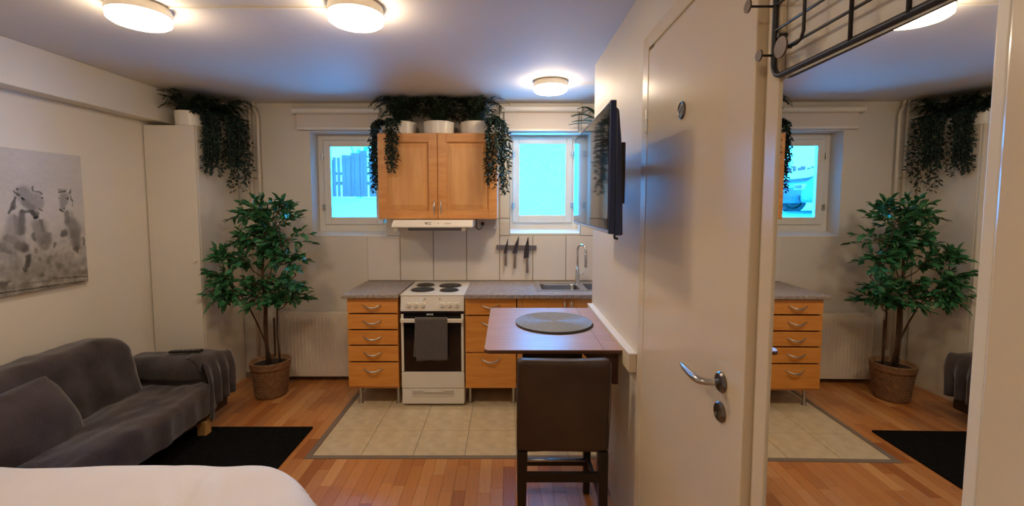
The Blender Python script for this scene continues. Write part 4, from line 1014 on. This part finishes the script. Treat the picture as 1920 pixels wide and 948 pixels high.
def fern(parent, c, R_, n, seed, zmax=H-.01, xlim=None, rise=.16):
    r = random.Random(seed); c = Vector(c)
    for k in range(n):
        a_ = 2*PI*k/n+r.uniform(-.2, .2); L = R_*r.uniform(.65, 1.1); up = rise*r.uniform(.5, 1.25)
        pts = []
        for i in range(9):
            t = i/8; rr_ = L*t; z = up*math.sin(PI*min(1, t*.9)*.72)*1.25-.05*t**3
            p = c+Vector((math.cos(a_)*rr_, math.sin(a_)*rr_*.8, z)); p.z = min(p.z, zmax-.006-.002*(i % 2))
            if xlim: p.x = max(xlim[0], min(xlim[1], p.x))
            p.y = min(p.y, 4.03); pts.append(p)
        mb = MB().tube(pts, .0015, 4, False)
        for i in range(1, 9):
            d = (pts[i]-pts[i-1]).normalized(); sd = Vector((-d.y, d.x, 0))
            for s in (1, -1):
                for j in (0, .5):
                    p = pts[i-1].lerp(pts[i], j); l = .075*(1-.75*(i/8)**2)
                    dirn = (sd*s*.8+d*.75+Vector((0, 0, r.uniform(-.25, .15)))).normalized()
                    w_ = d*.0065
                    e = p+dirn*l; e.z = min(e.z, zmax-.003)
                    mb.add([p-w_, p+dirn*l*.5-w_*.8+Vector((0, 0, .002)), e, p+dirn*l*.5+w_*.8, p+w_], [(0, 1, 3, 4), (1, 2, 3)])
        obj('frond', mb, fern_m, parent, fixn=False)
def round_pot(parent, c, r, h):
    obj('pot', MB().rev(c, [(0, 0), (r*.93, 0), (r*.96, .004), (r, h), (r-.006, h), (r-.012, h-.012), (0, h-.012)], 40, 'z', False), white_m, parent, auto=.5, label='white round pot')

# plants on the closet
p1 = thing('hanging_plant', (-2.52, 3.61, 2.217), 'artificial fern and trailing ivy in white pot on the closet', 'plant')
round_pot(p1, (-2.525, 3.612, 2.2155), .108, .115)
fern(p1, (-2.52, 3.60, 2.315), .27, 40, 3, rise=.13)
for k in range(24):
    rr = random.Random(k+40)
    vine(p1, (-2.46, 3.56+rr.uniform(-.04, .1), 2.32), (1, rr.uniform(-.35, .5), 0), rr.uniform(.07, .15), rr.uniform(.32, .50), k+500)
p2 = thing('hanging_plant', (-2.52, 3.86, 2.217), 'dense trailing ivy in rear pot on the closet beside the pipes', 'plant')
round_pot(p2, (-2.52, 3.865, 2.2155), .108, .115)
fern(p2, (-2.42, 3.82, 2.315), .28, 50, 5, rise=.12)
for k in range(36):
    rr = random.Random(k+90)
    rc = rr.choice((.10, .14, .17, .20, .22))
    vine(p2, (-2.44, 3.80+rr.uniform(-.12, .1), 2.325), (1, rr.uniform(-.35, .1), 0), rc*rr.uniform(.9, 1.05), rr.uniform(.36, .62) if rc > .15 else rr.uniform(.3, .45), k+600)

# plants on the wall cabinet
specs = [(-.905, 3.86, 'white pot with fern and ivy at left end of wall cabinet'), (-.577, 3.85, 'middle white pot with dark fern on the wall cabinet'), (-.262, 3.86, 'white pot with fern and ivy at right end of wall cabinet')]
for i, (x, y, lb) in enumerate(specs):
    t = thing('hanging_plant' if i != 1 else 'potted_fern', (x, y, 2.187), lb, 'plant', 'potted plants on the double wall cabinet')
    round_pot(t, (x, y, 2.1865), .132, .105)
    fern(t, (x, y-.02, 2.27), .27, 46, 20+i, rise=.17)
    fern(t, (x, y-.02, 2.27), .17, 30, 30+i, rise=.2)
    if i == 0:
        for k in range(22):
            rr = random.Random(k+140); lob = k % 3
            if lob < 2: vine(t, (-1.0, 3.80+rr.uniform(-.06, .06), 2.28), (-1, rr.uniform(-.5, .1), 0), rr.uniform(.085, .125), rr.uniform(.35, .58), k+700)
            else: vine(t, (-.96, 3.76, 2.28), (rr.uniform(-.2, .35), -1, 0), rr.uniform(.085, .13), rr.uniform(.28, .42), k+700)
        for k in range(6):
            rr = random.Random(k+170); vine(t, (-.96+.03*k*.5, 3.76, 2.27), (rr.uniform(-.1, .2), -1, 0), rr.uniform(.08, .11), rr.uniform(.2, .40), k+740)
    if i == 2:
        for k in range(24):
            rr = random.Random(k+240)
            if k % 2: vine(t, (-.15, 3.80+rr.uniform(-.06, .06), 2.29), (1, rr.uniform(-.5, .1), 0), rr.uniform(.10, .15), rr.uniform(.38, .62), k+800)
            else: vine(t, (-.16+rr.uniform(-.03, .05), 3.76, 2.28), (rr.uniform(-.1, .35), -1, 0), rr.uniform(.08, .13), rr.uniform(.42, .60), k+800)
        for k in range(6):
            rr = random.Random(k+270); vine(t, (-.13, 3.78, 2.30), (rr.uniform(.3, 1), -1, 0), rr.uniform(.09, .14), rr.uniform(.2, .42), k+840)
p3 = thing('spiky_plant', (.86, 3.86, 2.187), 'broad-leaved green plant partly hidden behind the right wall', 'plant')
round_pot(p3, (.84, 3.86, 2.1865), .10, .10)
bl_m = mat('blade_leaf', srgb(62, 96, 78), .45, col2=srgb(40, 66, 58), vscale=6)
rr = random.Random(5)
for k in range(16):
    a_ = PI*.55+PI*.95*k/15 if k < 11 else rr.uniform(-1.5, 1.5); L = rr.uniform(.24, .34); e = rr.uniform(.1, .9)
    m = MB(); d = Vector((math.cos(a_), math.sin(a_)*.5, 0)); sd = Vector((-d.y, d.x, 0)).normalized()
    c0 = Vector((.84, 3.86, 2.28))
    ps = []
    for i in range(7):
        t = i/6; w_ = .034*math.sin(PI*min(1, t*.85+.12))*(1-t**4)
        p = c0+d*L*t+Vector((0, 0, .19*e*math.sin(t*2.0)-.02*t)); p.z = min(p.z, H-.012); p.y = min(p.y, 4.0)
        m.v += [tuple(p-sd*w_-Vector((0, 0, w_*.3*0))), tuple(p+Vector((0, 0, -.006))), tuple(p+sd*w_)]
    for i in range(6):
        b0 = i*3; m.f += [(b0, b0+1, b0+4, b0+3), (b0+1, b0+2, b0+5, b0+4)]
    obj('leaf', m, bl_m, p3, fixn=False)

# ------------------------------------------------------------------ outside
gz = 1.36
def snow_fn(u, v):
    x = -12+16*u; y = D+WT+.02+14*v
    z = gz-.02+.10*v+.10*noise.noise(Vector((x*.6, y*.6, 0)))*min(1, v*3)
    if v > .5: z += min(.42, (v-.5)*2.4)
    return (x, y, z)
gr = obj('snow_ground', MB().grid(snow_fn, 60, 50), snow_m, smooth=True); gr['kind'] = 'structure'
fn_ = thing('board_fence', (-5, 13.4, 1.7), 'tall upright board fence beyond the snowy yard through the clear window', 'fence')
fb = mesh_of('board', MB().box(0, .125, 0, .025, 0, 1), fence_m)
for i in range(62):
    x = -10.2+i*.135
    o = bpy.data.objects.new('board', fb); C.objects.link(o); o.parent = fn_
    o.location = Vector((x, 13.4+(i % 2)*.02, 1.85))-fn_.location; hgt = max(.85, 1.16+.24*(x+5.1))+(.04 if i % 2 else 0)
    o.scale = (.72 if (x < -4.85 and i % 3) or i % 11 == 0 else 1.07, 1, hgt)
obj('rail', MB().box(-10.2, -1.8, 13.43, 13.48, 2.2, 2.3).box(-10.2, -1.8, 13.43, 13.48, 2.5, 2.58), fence_m, fn_)
tk = mat('winter_bark', srgb(110, 110, 120), .9, var=.3)
def wtree(x, y, h, seed, label):
    t = thing('bare_tree', (x, y, 1.7), label, 'tree', 'bare trees beyond the fence')
    r = random.Random(seed); tr = MB(); sn = MB()
    def br(p, d, L, rad, dep):
        e = p+d*L; tr.tube([p, e], [rad, rad*.65], 5, False)
        sn.tube([p+Vector((0, 0, rad)), e+Vector((0, 0, rad*.7))], [rad*.9, rad*.6], 4, False)
        if dep == 0: return
        for _ in range(3):
            nd = (d+Vector((r.uniform(-.8, .8), r.uniform(-.8, .8), r.uniform(-.15, .5)))).normalized(); br(p.lerp(e, r.uniform(.6, 1)), nd, L*.68, rad*.55, dep-1)
    br(Vector((x, y, 1.5)), Vector((0, 0, 1)), h*.36, .14, 5)
    obj('branches', tr, tk, t, fixn=False); obj('snow_load', sn, snow_m, t, fixn=False)
wtree(-5.6, 17, 6, 1, 'bare snowy tree beyond the fence, left of the clear window view')
wtree(-7.6, 16, 5.5, 2, 'bare snowy tree seen past the parked car in the mirror')
wtree(-4.3, 16, 5, 3, 'bare snowy tree beyond the right part of the fence')
# parked car under snow
car = thing('parked_car', (-6.7, 10.2, 1.55), 'snow-covered dark car parked outside, seen in the mirror', 'car')
prof = [(-8.9, .35), (-8.95, .75), (-8.6, 1.0), (-8.0, 1.45), (-6.7, 1.48), (-6.0, 1.05), (-5.05, .92), (-4.82, .70), (-4.80, .35)]
zb = 1.42
obj('body', MB().prism([(x, z+zb-.12) for x, z in prof], 9.4, 11.1, 'y'), car_m, car, bevel=.07, segs=3)
obj('snow_cap', MB().prism([(-8.75, 1.0+zb-.12), (-8.0, 1.48+zb-.12), (-8.0, 1.6+zb-.12), (-6.7, 1.62+zb-.12), (-6.0, 1.17+zb-.12), (-5.05, 1.03+zb-.12), (-4.88, .86+zb-.12), (-5.05, .9+zb-.12), (-6.0, 1.03+zb-.12), (-6.7, 1.45+zb-.12), (-8.0, 1.44+zb-.12)], 9.44, 11.06, 'y'), snow_m, car, bevel=.04, segs=2)
obj('side_window', MB().prism([(-8.2, 1.05+zb-.12), (-7.8, 1.36+zb-.12), (-6.85, 1.38+zb-.12), (-6.3, 1.06+zb-.12)], 9.37, 9.405, 'y'), black_gl, car, bevel=.01)
obj('bumper', MB().box(-4.84, -4.72, 9.5, 11.0, zb+.22, zb+.38), black_pl, car, bevel=.02)
obj('headlight', MB().box(-5.0, -4.80, 9.42, 9.75, zb+.50, zb+.62), chrome, car, bevel=.02); obj('headlight', MB().box(-5.0, -4.80, 10.75, 11.08, zb+.50, zb+.62), chrome, car, bevel=.02)
for wx in (-8.1, -5.6):
    for wy in (9.4, 11.1):
        obj('wheel', MB().rev((wx, wy, zb+.31), [(0, -.05), (.20, -.06), (.22, -.08), (.32, -.08), (.33, 0), (.32, .08), (0, .08)], 24, 'y', False), black_pl, car, auto=.6)
